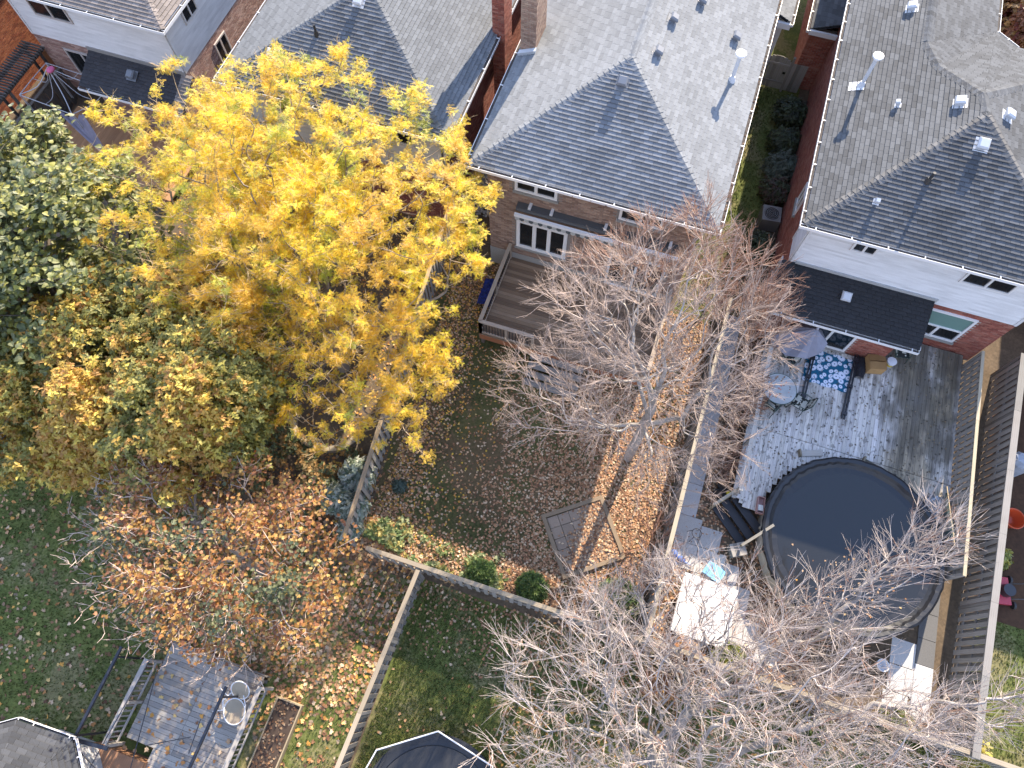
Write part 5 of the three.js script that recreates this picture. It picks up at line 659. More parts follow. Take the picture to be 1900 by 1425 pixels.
// ---------------------------------------------------------------- lower left: sunroom roof, deck, steel frame, chair, planter
{
  const s = thing('sunroom', 'many sided sunroom with grey shingles and white gutter in the lower left corner', 'sunroom', [-12.2, 0, 7.15]);
  const o = [[-2.2, -0.9], [-0.88, -1.78], [0.88, -1.84], [1.5, -1.2], [1.55, 1.6], [-2.2, 1.6]], ap = V(0, 3.6, 0.9), P = ([x, z]) => V(x, 2.6, z), polys = []; for (let i = 0; i < 6; i++) polys.push({ pts: [P(o[(i + 1) % 6]), ap, P(o[i])] });
  for (const q of polys) q.pts = q.pts.map(v => v.add(s.position).clone()); ap.add(V(0, 0, 0)); const holder = new THREE.Group(); const pos = s.position.clone(); const rf = shingleRoof(s, 'roof', [0, 1, 2, 3, 4, 5].map(i => { const j = (i + 1) % 6; return { pts: [V(o[i][0], 2.6, o[i][1]), V(0, 3.6, 0.9), V(o[j][0], 2.6, o[j][1])].map(v => v.add(pos)) }; }), { tones: tones(0.07, 6, 0.4, [0.97, 1, 1.06]), own: 90 }); rf.position.sub(pos);
  for (let i = 0; i < 4; i++) { const a = V(o[i][0], 2.6, o[i][1]), b = V(o[i + 1][0], 2.6, o[i + 1][1]), d = b.clone().sub(a).normalize(), out = V(d.z, 0, -d.x); gutter(s, a, b, out, M.gutter, 1.15, 0.6); const w = mb([0.66, 0.67, 0.68]), k = (v, y) => V(v.x * 0.86, y, (v.z - 0.5) * 0.86 + 0.5); w.quad(k(b, 0.4), k(a, 0.4), k(a, 2.55), k(b, 2.55)); w.quad(k(a, 0.4), k(b, 0.4), k(b, 2.55), k(a, 2.55)); w.build('wall', M.mottle, s); }
  { const w = mb([0.6, 0.63, 0.66]); w.obox(V(-0.55, 3.06, -0.15), V(0.4, 0, 0), V(0, 0.16, -0.4), V(0, 0.03, 0.012)); w.build('skylight', M.paint, s); }
  mb([0.28, 0.15, 0.085]).box(0.6, 0, -1.55, 2.35, 0.75, 0.4).build('brown_base', M.wood, s);
  const d = thing('wooden_deck', 'leaf strewn grey deck with railings at the lower left edge', 'deck', [0, 0, 0]), GD = [[0.27, 0.25, 0.23], [0.3, 0.28, 0.26], [0.23, 0.21, 0.19], [0.33, 0.31, 0.285]], TR = [[0.3, 0.28, 0.26], [0.34, 0.32, 0.3]];
  for (let z = 2.3; z < 8; z += 0.146) for (const [a, b] of z < 5.2 ? [[-10.85, -9.3], [-9.3, -7.55]] : [[-9.9, -8.9], [-8.9, -7.5]]) mb(pick(GD)).box(a + 0.004, 0.46, z, b - 0.004, 0.5, z + 0.138, R() * 3).build('board', M.wood, d);
  mb(GD[2]).box(-10.86, 0.1, 2.25, -7.5, 0.458, 2.29).build('fascia', M.wood, d); for (const x of [-10.8, -9.2, -7.6]) mb(GD[2]).box(x - 0.05, 0, 2.4, x + 0.05, 0.458, 2.5).build('support_post', M.wood, d);
  const rail = (x, z0, z1) => { mb(pick(TR)).box(x - 0.07, 1.38, z0, x + 0.07, 1.42, z1).build('top_rail', M.wood, d); mb(pick(TR)).box(x - 0.02, 0.6, z0 + 0.05, x + 0.02, 0.68, z1).build('rail', M.wood, d); for (let z = z0 + 0.05; z < z1; z += 0.15) mb(pick(GD)).box(x - 0.045, 0.5, z, x - 0.022, 1.378, z + 0.045).build('baluster', M.wood, d); for (let z = z0; z <= z1; z += (z1 - z0) / 2 - 0.01) mb(pick(TR)).box(x + 0.022, 0.3, z, x + 0.1, 1.378, z + 0.09).build('post', M.wood, d); };
  rail(-10.98, 2.9, 5.4); rail(-7.28, 2.5, 7.8);
  const g = thing('gazebo', 'black steel canopy frame without cloth standing over the lower left deck', 'gazebo', [-9.72, 0.5, 4.15]), X = 1.75, Z = 1.12, H = 1.75, K = [0.018, 0.02, 0.028]; for (const [x, z] of [[-X, -Z], [X, -Z], [-X, Z], [X, Z]]) mb(K).bar(V(x, 0, z), V(x, H - 0.05, z), 0.05, 0.05).build('post', M.paint, g);
  for (const x of [-X, X]) mb(K).bar(V(x, H, -Z - 0.3), V(x, H, Z + 0.35), 0.075, 0.09).build('beam', M.paint, g); mb(K).bar(V(-X, H, Z + 0.1), V(-X + 1.05, H, Z), 0.1, 0.09).build('beam', M.paint, g); for (const [a, b] of [[V(-0.75, H, -Z - 0.3), V(-0.95, H, Z + 1)], [V(-0.4, H, -Z), V(0.25, H - 0.2, Z + 1)], [V(-X, H, Z + 0.2), V(0.5, H, Z + 1.0)], [V(0.2, H - 0.2, 0.75), V(X - 0.35, H, 0.1)], [V(X - 0.3, H, -0.4), V(X - 0.2, H, 0.5)]]) { const m = mb(K); m.tube([a, b], 0.014, 5); m.build('roof_rod', M.paint, g); }
  const wc = thing('white_metal_chair', 'white tubular garden chair by the right railing of the lower left deck', 'chair', [-7.95, 0.5, 3.25], 0.15), W = [0.68, 0.69, 0.7], loop = (c, ax, ay, n) => Array.from({ length: n + 1 }, (_, i) => c.clone().addScaledVector(ax, Math.cos(i / n * 6.2832)).addScaledVector(ay, Math.sin(i / n * 6.2832)));
  for (const [n, c, ax, ay] of [['seat_frame', V(0.05, 0.42, 0.2), V(0.34, 0, 0.05), V(0, 0, 0.36)], ['back_frame', V(0.12, 0.66, -0.42), V(0.3, 0.02, 0), V(0.04, 0.3, -0.26)]]) { const m = mb(W); m.tube(loop(c, ax, ay, 28), 0.02, 6); m.build(n, M.paint, wc); const q = mb([0.36, 0.3, 0.22]), pts = loop(c, ax.clone().multiplyScalar(0.94), ay.clone().multiplyScalar(0.94), 20); for (let i = 0; i < 20; i++) q.tri(c, pts[i], pts[i + 1]); q.build(n === 'seat_frame' ? 'seat' : 'backrest', M.cloth, wc); }
  for (const [a, b] of [[V(-0.2, 0.45, -0.15), V(-0.75, 0.05, -0.35)], [V(-0.25, 0.42, 0.2), V(-0.75, 0.03, 0.35)], [V(0.3, 0.42, 0.35), V(0.4, 0, 0.5)], [V(0.3, 0.42, -0.1), V(0.4, 0, -0.3)]]) { const m = mb(W); m.tube([a, a.clone().lerp(b, 0.5).add(V(0, 0.05, 0)), b], 0.018, 6); m.build('leg', M.paint, wc); } for (const s of [-1, 1]) { const m = mb(W); m.tube([V(0.05 + s * 0.2, 0.62, -0.3), V(0.05 + s * 0.36, 0.66, -0.05), V(0.05 + s * 0.33, 0.44, 0.25)], 0.018, 6); m.build('armrest', M.paint, wc); }
  const p = thing('planter_box', 'long timber planter full of dark soil and leaves beside the lower left deck', 'planter', [-6.55, 0, 4.2]); for (const [a, b, c, e] of [[-0.42, -0.38, -1.5, 2.2], [0.4, 0.44, -1.5, 2.2], [-0.379, 0.399, -1.5, -1.46]]) mb([0.32, 0.26, 0.17]).box(a, 0, c, b, 0.32, e).build('side_board', M.wood, p); mb([0.05, 0.032, 0.022]).box(-0.379, 0.02, -1.459, 0.399, 0.26, 2.2).build('soil', M.mottle, p);
  const l = []; for (let i = 0; i < 420; i++) { const pl = i < 260, x = pl ? rr(-6.9, -6.2) : rr(-10.8, -7.5), z = pl ? rr(2.75, 6.3) : rr(2.4, 7); l.push([compose(V(x, pl ? 0.28 : 0.515, z), rr(-0.5, 0.5), R() * 6, rr(-0.5, 0.5), pl ? rr(0.06, 0.11) : rr(0.1, 0.17)), pick(pl ? DRY.map(c => mul(c, 0.5)) : [...DRY, ...GOLD])]); } scatter('fallen_leaves', leafGeo.maple, M.dryLeaf, l, scene);
}
{ // trampoline with a net, bottom edge
  const t = thing('trampoline', 'round black trampoline with net ring on the shaded grass at the bottom edge', 'trampoline', [-1.15, 0, 4.15], 0.2), N = 8, rp = (r, y, i) => V(Math.cos(i / N * 6.2832) * r, y, Math.sin(i / N * 6.2832) * r), R1 = 2.35, R0 = 2.2;
  { const m = mb([0.05, 0.053, 0.06]); m.add(new THREE.CylinderGeometry(1.85, 1.85, 0.012, 48), new THREE.Matrix4().setPosition(0, 0.76, 0)); m.build('jumping_mat', M.cloth, t); const r = mb([0.035, 0.04, 0.05]); r.add(new THREE.TorusGeometry(2.02, 0.17, 8, 48), new THREE.Matrix4().makeRotationX(Math.PI / 2).multiply(new THREE.Matrix4().makeScale(1, 1, 0.25)).setPosition(0, 0.75, 0)); r.build('spring_pad', M.cloth, t); }
  const net = new THREE.MeshStandardMaterial({ color: new THREE.Color(0.04, 0.042, 0.05), transparent: true, opacity: 0.35, side: THREE.DoubleSide, roughness: 1 });
  for (let i = 0; i < N; i++) { mb([0.6, 0.61, 0.63]).tube([rp(R1, 2.35, i), rp(R1, 2.35, i + 1)], 0.022, 6).build('top_ring', M.paint, t); mb([0.1, 0.1, 0.12]).tube([rp(R0, 0, i), rp(R1, 2.35, i)], 0.025, 6).build('pole', M.paint, t); const n = mb(); n.quad(rp(R0 * 0.96, 0.78, i), rp(R0 * 0.96, 0.78, i + 1), rp(R1, 2.33, i + 1), rp(R1, 2.33, i)); n.build('net', net, t); }
}
// ---------------------------------------------------------------- trees
// grows limbs to a cloud of points: each point joins the limb that gives the shortest reach and the shortest way home
function skeleton(trunk, pts, bf, f, minH = 0) {
  const X = [], Y = [], Z = [], par = [], path = []; const put = (p, pa, l) => { X.push(p.x); Y.push(p.y); Z.push(p.z); par.push(pa); path.push(l); };
  trunk.forEach((p, i) => put(p, i - 1, i ? path[i - 1] + p.distanceTo(trunk[i - 1]) : 0)); const top = trunk[Math.min(trunk.length - 1, 3)];
  pts.sort((a, b) => a.distanceToSquared(top) - b.distanceToSquared(top));
  for (const p of pts) { let best = -1, bd = 1e9; for (let i = 0; i < X.length; i++) { if (Y[i] < minH && i < trunk.length) continue; const d = Math.hypot(X[i] - p.x, Y[i] - p.y, Z[i] - p.z) * (1 + (Y[i] > p.y + 0.1 ? 0.35 : 0)), c = d + bf * (path[i] + d); if (c < bd) { bd = c; best = i; } } const d = Math.hypot(X[best] - p.x, Y[best] - p.y, Z[best] - p.z); const n = Math.floor(d / 0.9); let last = best; for (let k = 1; k <= n; k++) { const t = k / (n + 1), q = V(lerp(X[best], p.x, t), lerp(Y[best], p.y, t), lerp(Z[best], p.z, t)); q.add(V(gauss(f), gauss(f), gauss(f)).multiplyScalar(0.07)); put(q, last, path[last] + d / (n + 1)); last = X.length - 1; } put(p, last, path[last] + d / (n + 1)); }
  const N = X.length, kids = Array.from({ length: N }, () => []), cnt = new Float32Array(N).fill(0); for (let i = 1; i < N; i++) if (par[i] >= 0) kids[par[i]].push(i); for (let i = N - 1; i >= 0; i--) { if (!kids[i].length) cnt[i] = 1; if (par[i] >= 0) cnt[par[i]] += cnt[i]; }
  return { X, Y, Z, par, kids, cnt, N, P: (i) => V(X[i], Y[i], Z[i]) };
}
function limbMeshes(t, S, o) { // trunk mesh with the thick limbs, crown mesh with the thin ones
  const { rTip = 0.008, pw = 0.45, thick = 0.035, f, bark, twig, rMax } = o, rad = (i) => Math.min(rMax * (S.Y[i] < 1 ? 1 + 0.25 * (1 - S.Y[i]) : 1), rTip * Math.pow(S.cnt[i], pw)), A = mb(), B = mb(), ends = [];
  const colour = (r) => { const k = smooth(0.007, 0.03, r); return mul(mixC(twig, bark, k), rr(0.75, 1.25, f)); };
  const stack = [[0, -1]];
  while (stack.length) {
    const [s, from] = stack.pop(), chain = from >= 0 ? [from, s] : [s]; let i = s;
    while (S.kids[i].length) { const k = [...S.kids[i]].sort((a, b) => S.cnt[b] - S.cnt[a]); for (const c of k.slice(1)) stack.push([c, i]); i = k[0]; chain.push(i); }
    ends.push(i); const pts = chain.map(S.P); let P = pts, r = chain.map((c, n) => n === 0 && from >= 0 ? Math.min(rad(c), rad(s) * 1.15) : rad(c));
    if (pts.length > 2) { const q = [], w = []; for (let n = 0; n < pts.length - 1; n++) { const a = pts[Math.max(0, n - 1)], b = pts[n], c = pts[n + 1], d = pts[Math.min(pts.length - 1, n + 2)]; for (const u of [0, 0.5]) { const u2 = u * u, u3 = u2 * u; q.push(V(0, 0, 0).addScaledVector(a, -0.5 * u3 + u2 - 0.5 * u).addScaledVector(b, 1.5 * u3 - 2.5 * u2 + 1).addScaledVector(c, -1.5 * u3 + 2 * u2 + 0.5 * u).addScaledVector(d, 0.5 * u3 - 0.5 * u2)); w.push(lerp(r[n], r[n + 1], u)); } } q.push(pts.at(-1)); w.push(r.at(-1) * 0.7); P = q; r = w; }
    let cut = r.findIndex(x => x < thick); if (cut < 0) cut = r.length - 1; if (cut > 0) A.tube(P.slice(0, cut + 1), r.slice(0, cut + 1), r[0] > 0.08 ? 9 : 6, false, (n) => colour(r[n])); if (cut < P.length - 1) B.tube(P.slice(cut), r.slice(cut), 3, false, (n) => colour(r[cut + n]));
  }
  return { A, B, ends, rad, colour };
}
function twigs(B, S, nodes, o) { // short twigs fanned off the thin limbs
  const { f, n = 3, len = [0.2, 0.5], r = 0.007, up = 0.35, spread = 0.8, twig, sub = 0 } = o;
  for (const i of nodes) { const p = S.P(i), pa = S.par[i] >= 0 ? S.P(S.par[i]) : p, d = p.clone().sub(pa).normalize(); for (let k = 0; k < n; k++) { const base = pa.clone().lerp(p, rr(0.3, 1, f)), e = d.clone().add(V(gauss(f), gauss(f) + up, gauss(f)).multiplyScalar(spread)).normalize(), L = rr(len[0], len[1], f), m = base.clone().addScaledVector(e, L * 0.5).add(V(gauss(f), gauss(f), gauss(f)).multiplyScalar(L * 0.06)), q = base.clone().addScaledVector(e, L).add(V(0, L * 0.08, 0)); const c = mul(twig, rr(0.65, 1.3, f)); B.col = c; B.tube([base, m, q], [r * 1.25, r, r * 0.55], 3, false); for (let j = 0; j < sub; j++) { const e2 = e.clone().add(V(gauss(f), gauss(f) + 0.2, gauss(f)).multiplyScalar(0.75)).normalize(), s = base.clone().lerp(q, rr(0.3, 0.8, f)); B.tube([s, s.clone().addScaledVector(e2, L * rr(0.3, 0.6, f))], [r * 0.9, r * 0.5], 3, false); } } }
}
function cloud(n, c, rad, f, o = {}) { // lumpy crown points, denser outwards, gathered in clumps
  const { clumps = 60, cs = 0.75, inner = 0.45, flat = 0.0, keep } = o, cl = []; let guard = 0;
  while (cl.length < clumps && guard++ < 5000) { const d = V(gauss(f), gauss(f), gauss(f)).normalize(), q = lerp(inner, 1, Math.pow(f(), 0.6)) * (0.82 + 0.3 * fbm(d.x * 2 + 9, d.z * 2 + d.y * 3 + 9, 5, 2)); if (d.y < -0.35 && f() < 0.7) continue; const p = V(c.x + d.x * rad.x * q, c.y + d.y * rad.y * q * (d.y < 0 ? 0.8 : 1), c.z + d.z * rad.z * q); if (keep && !keep(p)) continue; cl.push(p); }
  const out = []; for (let i = 0; i < n; i++) { const k = cl[Math.floor(f() * cl.length)], s = cs * rr(0.4, 1.2, f), p = k.clone().add(V(gauss(f) * s, gauss(f) * s * 0.75, gauss(f) * s)); if (p.y < 0.8 || (keep && !keep(p))) continue; out.push(p); } return { pts: out, cl };
}
const jitterTrunk = (base, top, n, f, j = 0.08) => Array.from({ length: n + 1 }, (_, i) => { const t = i / n; return V(lerp(base.x, top.x, t) + (i ? gauss(f) * j : 0), lerp(base.y, top.y, t), lerp(base.z, top.z, t) + (i ? gauss(f) * j : 0)); });
function leaves(name, S, nodes, per, spread, size, cols, geo, f, t, mat = M.leaf, tilt = 0.9, colourAt) {
  const l = []; for (const i of nodes) for (let k = 0; k < per; k++) { const p = S.P(i).add(V(gauss(f), gauss(f) * 0.7, gauss(f)).multiplyScalar(spread)); if (p.y < 0.4) continue; const c = colourAt ? colourAt(p) : cols[Math.floor(f() * cols.length)]; l.push([compose(p, gauss(f) * tilt * 0.8, f() * 6.283, gauss(f) * tilt * 0.8, rr(size[0], size[1], f)), mul(c, rr(0.72, 1.25, f))]); }
  return scatter(name, geo, mat, l, t);
}
const all = (S, cond) => { const o = []; for (let i = 0; i < S.N; i++) if (cond(i)) o.push(i); return o; };

{ // yellow honey locust
  const f = rngOf(101), t = thing('yellow_tree', 'large tree with feathery bright yellow leaves in front of the left houses', 'tree');
  const c = V(-11.0, 6.3, -11.3), rad = V(7.0, 3.5, 5.4), trunk = jitterTrunk(V(-9.7, 0, -8.6), V(-10.3, 3.4, -9.6), 5, f, 0.05);
  const main = cloud(3300, c, rad, f, { clumps: 800, cs: 0.4, inner: 0.12, keep: (p) => p.y > 2.2 && !(p.x < -16.2 && p.z < -12.6) && !(p.z < -15.7 && p.y < 6.6 && p.x < -7.6) && p.x < -3.6 });
  const low = cloud(520, V(-7.3, 4.0, -7.1), V(3.2, 1.7, 2.8), f, { clumps: 110, cs: 0.45, inner: 0.2, keep: (p) => p.x < -3.7 });
  const low2 = cloud(1100, V(-11.6, 5.2, -7.9), V(3.7, 1.7, 2.7), f, { clumps: 240, cs: 0.45, inner: 0.1 });
  const S = skeleton(trunk, [...main.pts, ...low.pts, ...low2.pts], 0.4, f, 2.2), L = limbMeshes(t, S, { rTip: 0.0075, pw: 0.46, rMax: 0.23, f, bark: [0.2, 0.17, 0.14], twig: [0.3, 0.22, 0.13] });
  L.A.build('trunk', M.bark, t); const thin = all(S, (i) => S.cnt[i] <= 3); twigs(L.B, S, thin, { f, n: 2, len: [0.2, 0.45], r: 0.006, twig: [0.42, 0.31, 0.17], sub: 1 }); L.B.build('branches', M.twig, t, 'stuff');
  const lush = (p) => clamp(0.62 + 0.55 * smooth(-7.5, -12.5, p.z) + 0.45 * smooth(-8, -5, p.x) * smooth(-6.5, -9, p.z) + 0.35 * smooth(4.5, 7.5, p.y) - 0.25);
  const dense = thin.filter((i) => f() < lush(S.P(i)) * (0.6 + 0.8 * fbm(S.X[i] * 0.8, S.Z[i] * 0.8 + S.Y[i], 7, 2)) + 0.15);
  const Y = [[0.88, 0.72, 0.02], [0.87, 0.67, 0.015], [0.86, 0.6, 0.012], [0.88, 0.78, 0.03], [0.82, 0.53, 0.01]];
  leaves('crown', S, dense, 10, 0.17, [0.11, 0.19], Y, leafGeo.feather, f, t, M.leaf, 0.85, (p) => { const g = vnoise(p.x * 1.3, p.z * 1.3 + p.y, 3); return g > 0.8 ? [0.42, 0.46, 0.03] : g < 0.25 || p.z > -8.5 && f() < 0.6 ? [0.78, 0.5, 0.02] : Y[Math.floor(f() * 5)]; });
}
{ // green and copper trees on the left
  const f = rngOf(202), t = thing('green_tree', 'large leaved green tree at the left edge next to the yellow tree', 'tree');
  const m = cloud(2000, V(-18.6, 5.6, -7.2), V(4.0, 3.5, 4.2), f, { clumps: 110, cs: 0.65, inner: 0.55 }), mb3 = cloud(700, V(-18.8, 6.6, -7.3), V(2.6, 2.0, 2.6), f, { clumps: 40, cs: 0.6, inner: 0.2 }), mb2 = cloud(1100, V(-18.6, 4.8, -4.6), V(3.6, 3.0, 2.6), f, { clumps: 60, cs: 0.65, inner: 0.5 }), S = skeleton(jitterTrunk(V(-18, 0, -6), V(-18.2, 3, -6.5), 4, f), [...m.pts, ...mb2.pts, ...mb3.pts], 0.4, f, 1.8), L = limbMeshes(t, S, { rTip: 0.009, rMax: 0.2, f, bark: [0.12, 0.1, 0.08], twig: [0.1, 0.08, 0.05] });
  L.A.build('trunk', M.bark, t); L.B.build('branches', M.twig, t, 'stuff'); const G = [[0.2, 0.22, 0.055], [0.28, 0.29, 0.07], [0.14, 0.165, 0.06], [0.42, 0.4, 0.08], [0.18, 0.2, 0.09]];
  leaves('crown', S, all(S, (i) => S.cnt[i] <= 3), 9, 0.3, [0.13, 0.22], G, leafGeo.heart, f, t, M.leaf, 0.75);
}
{
  const f = rngOf(303), t = thing('copper_tree', 'tree with small copper and green leaves between the green and the yellow tree', 'tree');
  const m = cloud(3000, V(-13.7, 4.1, -5.0), V(4.5, 2.9, 3.4), f, { clumps: 160, cs: 0.7, inner: 0.45, keep: (p) => p.y > 0.6 }), m2 = cloud(1300, V(-17, 3.8, -3.0), V(3.8, 2.6, 2.3), f, { clumps: 70, cs: 0.65, inner: 0.45 });
  const S = skeleton(jitterTrunk(V(-13.8, 0, -5), V(-13.7, 2.6, -5.1), 4, f), [...m.pts, ...m2.pts], 0.4, f, 1.2), L = limbMeshes(t, S, { rTip: 0.008, rMax: 0.18, f, bark: [0.16, 0.13, 0.11], twig: [0.14, 0.1, 0.06] });
  L.A.build('trunk', M.bark, t); L.B.build('branches', M.twig, t, 'stuff'); const cop = [[0.58, 0.37, 0.055], [0.62, 0.44, 0.06], [0.52, 0.28, 0.05], [0.64, 0.53, 0.09]], gr = [[0.26, 0.25, 0.045], [0.33, 0.3, 0.05], [0.24, 0.24, 0.05], [0.42, 0.38, 0.07]];
  leaves('crown', S, all(S, (i) => S.cnt[i] <= 3), 13, 0.34, [0.1, 0.17], cop, leafGeo.spray, f, t, M.leaf, 0.6, (p) => { const g = fbm(p.x * 0.55 + 4, p.z * 0.55 + p.y * 0.5, 13, 3) + (f() - 0.5) * 0.35 + 0.12 * smooth(-11.5, -9.5, p.x); return g > 0.6 ? gr[Math.floor(f() * 4)] : cop[Math.floor(f() * 4)]; });
}
{ // orange maple
  const f = rngOf(404), t = thing('orange_maple', 'half bare maple with orange brown leaves above the lower left deck', 'tree');
  const c = V(-9.2, 3.7, -0.9), keep = (p) => p.y > 1.0, m = cloud(1300, c, V(4.0, 2.3, 3.0), f, { clumps: 80, cs: 0.55, inner: 0.3, keep }), bare = []; for (let i = 0; i < 400; i++) { const a = rr(1.0, 4.0, f), q = rr(0.6, 1.2, f); bare.push(V(c.x + Math.cos(a) * 4.1 * q, rr(4.0, 5.6, f) - 0.8 * q * q, c.z + Math.sin(a) * 3.1 * q)); }
  const S = skeleton(jitterTrunk(V(-9.3, 0, -0.7), V(-9.2, 2, -0.8), 3, f), [...m.pts, ...bare], 0.75, f, 1.3), L = limbMeshes(t, S, { rTip: 0.009, rMax: 0.15, f, bark: [0.3, 0.25, 0.21], twig: [0.42, 0.33, 0.27] });
  L.A.build('trunk', M.bark, t); twigs(L.B, S, all(S, (i) => S.cnt[i] <= 3 && (S.X[i] < -10.5 || S.Z[i] > 0.6)), { f, n: 1, len: [0.15, 0.4], r: 0.009, twig: [0.5, 0.4, 0.34] }); L.B.build('branches', M.twig, t, 'stuff');
  const O = [[0.42, 0.18, 0.03], [0.47, 0.25, 0.04], [0.33, 0.12, 0.03], [0.5, 0.33, 0.08], [0.22, 0.085, 0.03]], gn = [[0.1, 0.13, 0.05], [0.17, 0.18, 0.06]];
  leaves('crown', S, all(S, (i) => S.cnt[i] <= 3 && Math.hypot((S.X[i] - c.x) / 4.0, (S.Z[i] - c.z) / 3.0) < 1.02 && f() < 0.9), 7, 0.36, [0.075, 0.135], O, leafGeo.maple, f, t, M.leaf, 0.8, (p) => fbm(p.x * 0.9, p.z * 0.9, 15, 2) + (f() - 0.5) * 0.3 > 0.66 ? gn[Math.floor(f() * 2)] : O[Math.floor(f() * 5)]);
}
const barkPale = [0.36, 0.33, 0.3], twigRed = [0.3, 0.165, 0.11], twigPale = [0.38, 0.295, 0.245];
{ // bare tree in the middle of the lawn
  const f = rngOf(505), t = thing('bare_tree', 'leafless grey tree standing on the leaf covered lawn beside the steps', 'tree');
  const m = cloud(1750, V(1.25, 6.1, -10.4), V(3.8, 3.7, 4.1), f, { clumps: 420, cs: 0.5, inner: 0.3, keep: (p) => !(p.z < -14.3 && p.y < 6.8) && p.y - 3.5 > 0.5 * (Math.hypot(p.x - 1.6, p.z + 8.8) - 0.4) }), low = []; for (let i = 0; i < 190; i++) { const u = f(), a = rr(2.35, 3.5, f); low.push(V(1.5 + Math.cos(a) * (0.8 + u * 3.9), 3.2 + u * 1.1 + gauss(f) * 0.25, -8.6 + Math.sin(a) * (0.5 + u * 2.5) + gauss(f) * 0.25)); } for (let i = 0; i < 120; i++) { const u = f(), a = rr(0.1, 1.5, f); low.push(V(1.7 + Math.cos(a) * (0.6 + u * 2.6), 3.4 + u * 1.4 + gauss(f) * 0.3, -8.4 + Math.sin(a) * (0.6 + u * 2.2))); }
  const S = skeleton(jitterTrunk(V(1.6, 0, -8.6), V(1.62, 4.6, -8.9), 6, f, 0.03), [...m.pts, ...low], 0.95, f, 2.6), L = limbMeshes(t, S, { rTip: 0.0072, pw: 0.47, rMax: 0.2, f, bark: barkPale, twig: twigPale, thick: 0.04 });
  L.A.build('trunk', M.bark, t); const thin = all(S, (i) => S.cnt[i] <= 4); twigs(L.B, S, thin.filter(i => S.Z[i] > -12.5 || f() < 0.4), { f, n: 4, len: [0.25, 0.8], r: 0.0044, up: 0.25, spread: 0.36, twig: twigPale, sub: 1 }); twigs(L.B, S, thin.filter(i => S.Z[i] <= -11.5), { f, n: 3, len: [0.3, 0.8], r: 0.0055, up: 1.0, spread: 0.42, twig: twigRed, sub: 1 }); L.B.build('crown', M.twig, t, 'stuff');
}
{ // the big bare tree in the lower right
  const f = rngOf(606), t = thing('bare_tree', 'spreading leafless tree over the lower right corner and the edge of the pool', 'tree');
  const m = cloud(3200, V(5.6, 5.3, -0.5), V(6.2, 3.0, 4.3), f, { clumps: 520, cs: 0.6, inner: 0.25, keep: (p) => p.y > 1.5 }), over = []; for (let i = 0; i < 330; i++) { const u = Math.pow(f(), 0.7); over.push(V(5.4 + u * 4.4 + gauss(f) * 0.7, 4.6 + u * 1.8 + gauss(f) * 0.6, -2.2 - u * 5.2 + gauss(f) * 0.7)); } for (let i = 0; i < 260; i++) { const u = Math.pow(f(), 0.7); over.push(V(7.5 + u * 5.5 + gauss(f) * 0.5, 4.8 + u * 1.0 + gauss(f) * 0.6, -1.2 - u * 2.8 + gauss(f) * 0.7)); } for (let i = 0; i < 90; i++) { const u = f(); over.push(V(1.9 + u * 1.2 + gauss(f) * 0.4, 3.5 + u * 1.5, -2.8 - u * 1.4 + gauss(f) * 0.4)); }
  const S = skeleton(jitterTrunk(V(4.7, 0, 1.4), V(4.6, 2.6, 1.0), 4, f, 0.05), [...m.pts, ...over], 0.85, f, 1.6), L = limbMeshes(t, S, { rTip: 0.0085, pw: 0.47, rMax: 0.24, f, bark: [0.32, 0.3, 0.285], twig: [0.46, 0.405, 0.37], thick: 0.045 });
  L.A.build('trunk', M.bark, t); const thin = all(S, (i) => S.cnt[i] <= 4); twigs(L.B, S, thin, { f, n: 3, len: [0.3, 0.9], r: 0.0048, up: 0.25, spread: 0.4, twig: [0.44, 0.375, 0.335], sub: 1 }); twigs(L.B, S, thin.filter(() => f() < 0.3), { f, n: 2, len: [0.2, 0.55], r: 0.0055, up: 0.4, spread: 0.5, twig: twigRed, sub: 1 }); L.B.build('crown', M.twig, t, 'stuff');
}
function bareShrub(label, base, h, w, n, seed) { const f = rngOf(seed), t = thing('bare_shrub', label, 'shrub'); const pts = []; for (let i = 0; i < n; i++) { const a = f() * 6.28, u = Math.pow(f(), 0.5); pts.push(V(base[0] + Math.cos(a) * w * u * 0.7, h * rr(0.3, 1, f), base[1] + Math.sin(a) * w * u)); } const S = skeleton([V(base[0], 0, base[1]), V(base[0], 0.3, base[1])], pts, 0.9, f), L = limbMeshes(t, S, { rTip: 0.008, rMax: 0.06, pw: 0.4, f, bark: [0.25, 0.2, 0.17], twig: twigRed, thick: 0.03 }); twigs(L.B, S, all(S, i => S.cnt[i] <= 3), { f, n: 4, len: [0.25, 0.6], r: 0.0075, up: 0.9, spread: 0.5, twig: twigRed, sub: 1 }); L.A.build('stem', M.bark, t); L.B.build('branches', M.twig, t, 'stuff'); }
bareShrub('reddish leafless shrub by the corner of the black lean-to roof', [4.9, -14.6], 3.6, 1.25, 150, 71); bareShrub('reddish leafless shrub between walkway and edge of the weathered deck', [5.0, -11.6], 2.2, 0.9, 120, 72); bareShrub('reddish leafless shrub lowest along the walkway near the black steps', [4.95, -9.4], 1.1, 0.7, 50, 73); bareShrub('leafless twiggy shrub at the right rear corner of the tan brick house', [2.9, -15.6], 3.4, 1.1, 100, 74); bareShrub('low twiggy shrub against the fence between walkway and lawn', [3.05, -5.4], 1.3, 1.3, 80, 75);
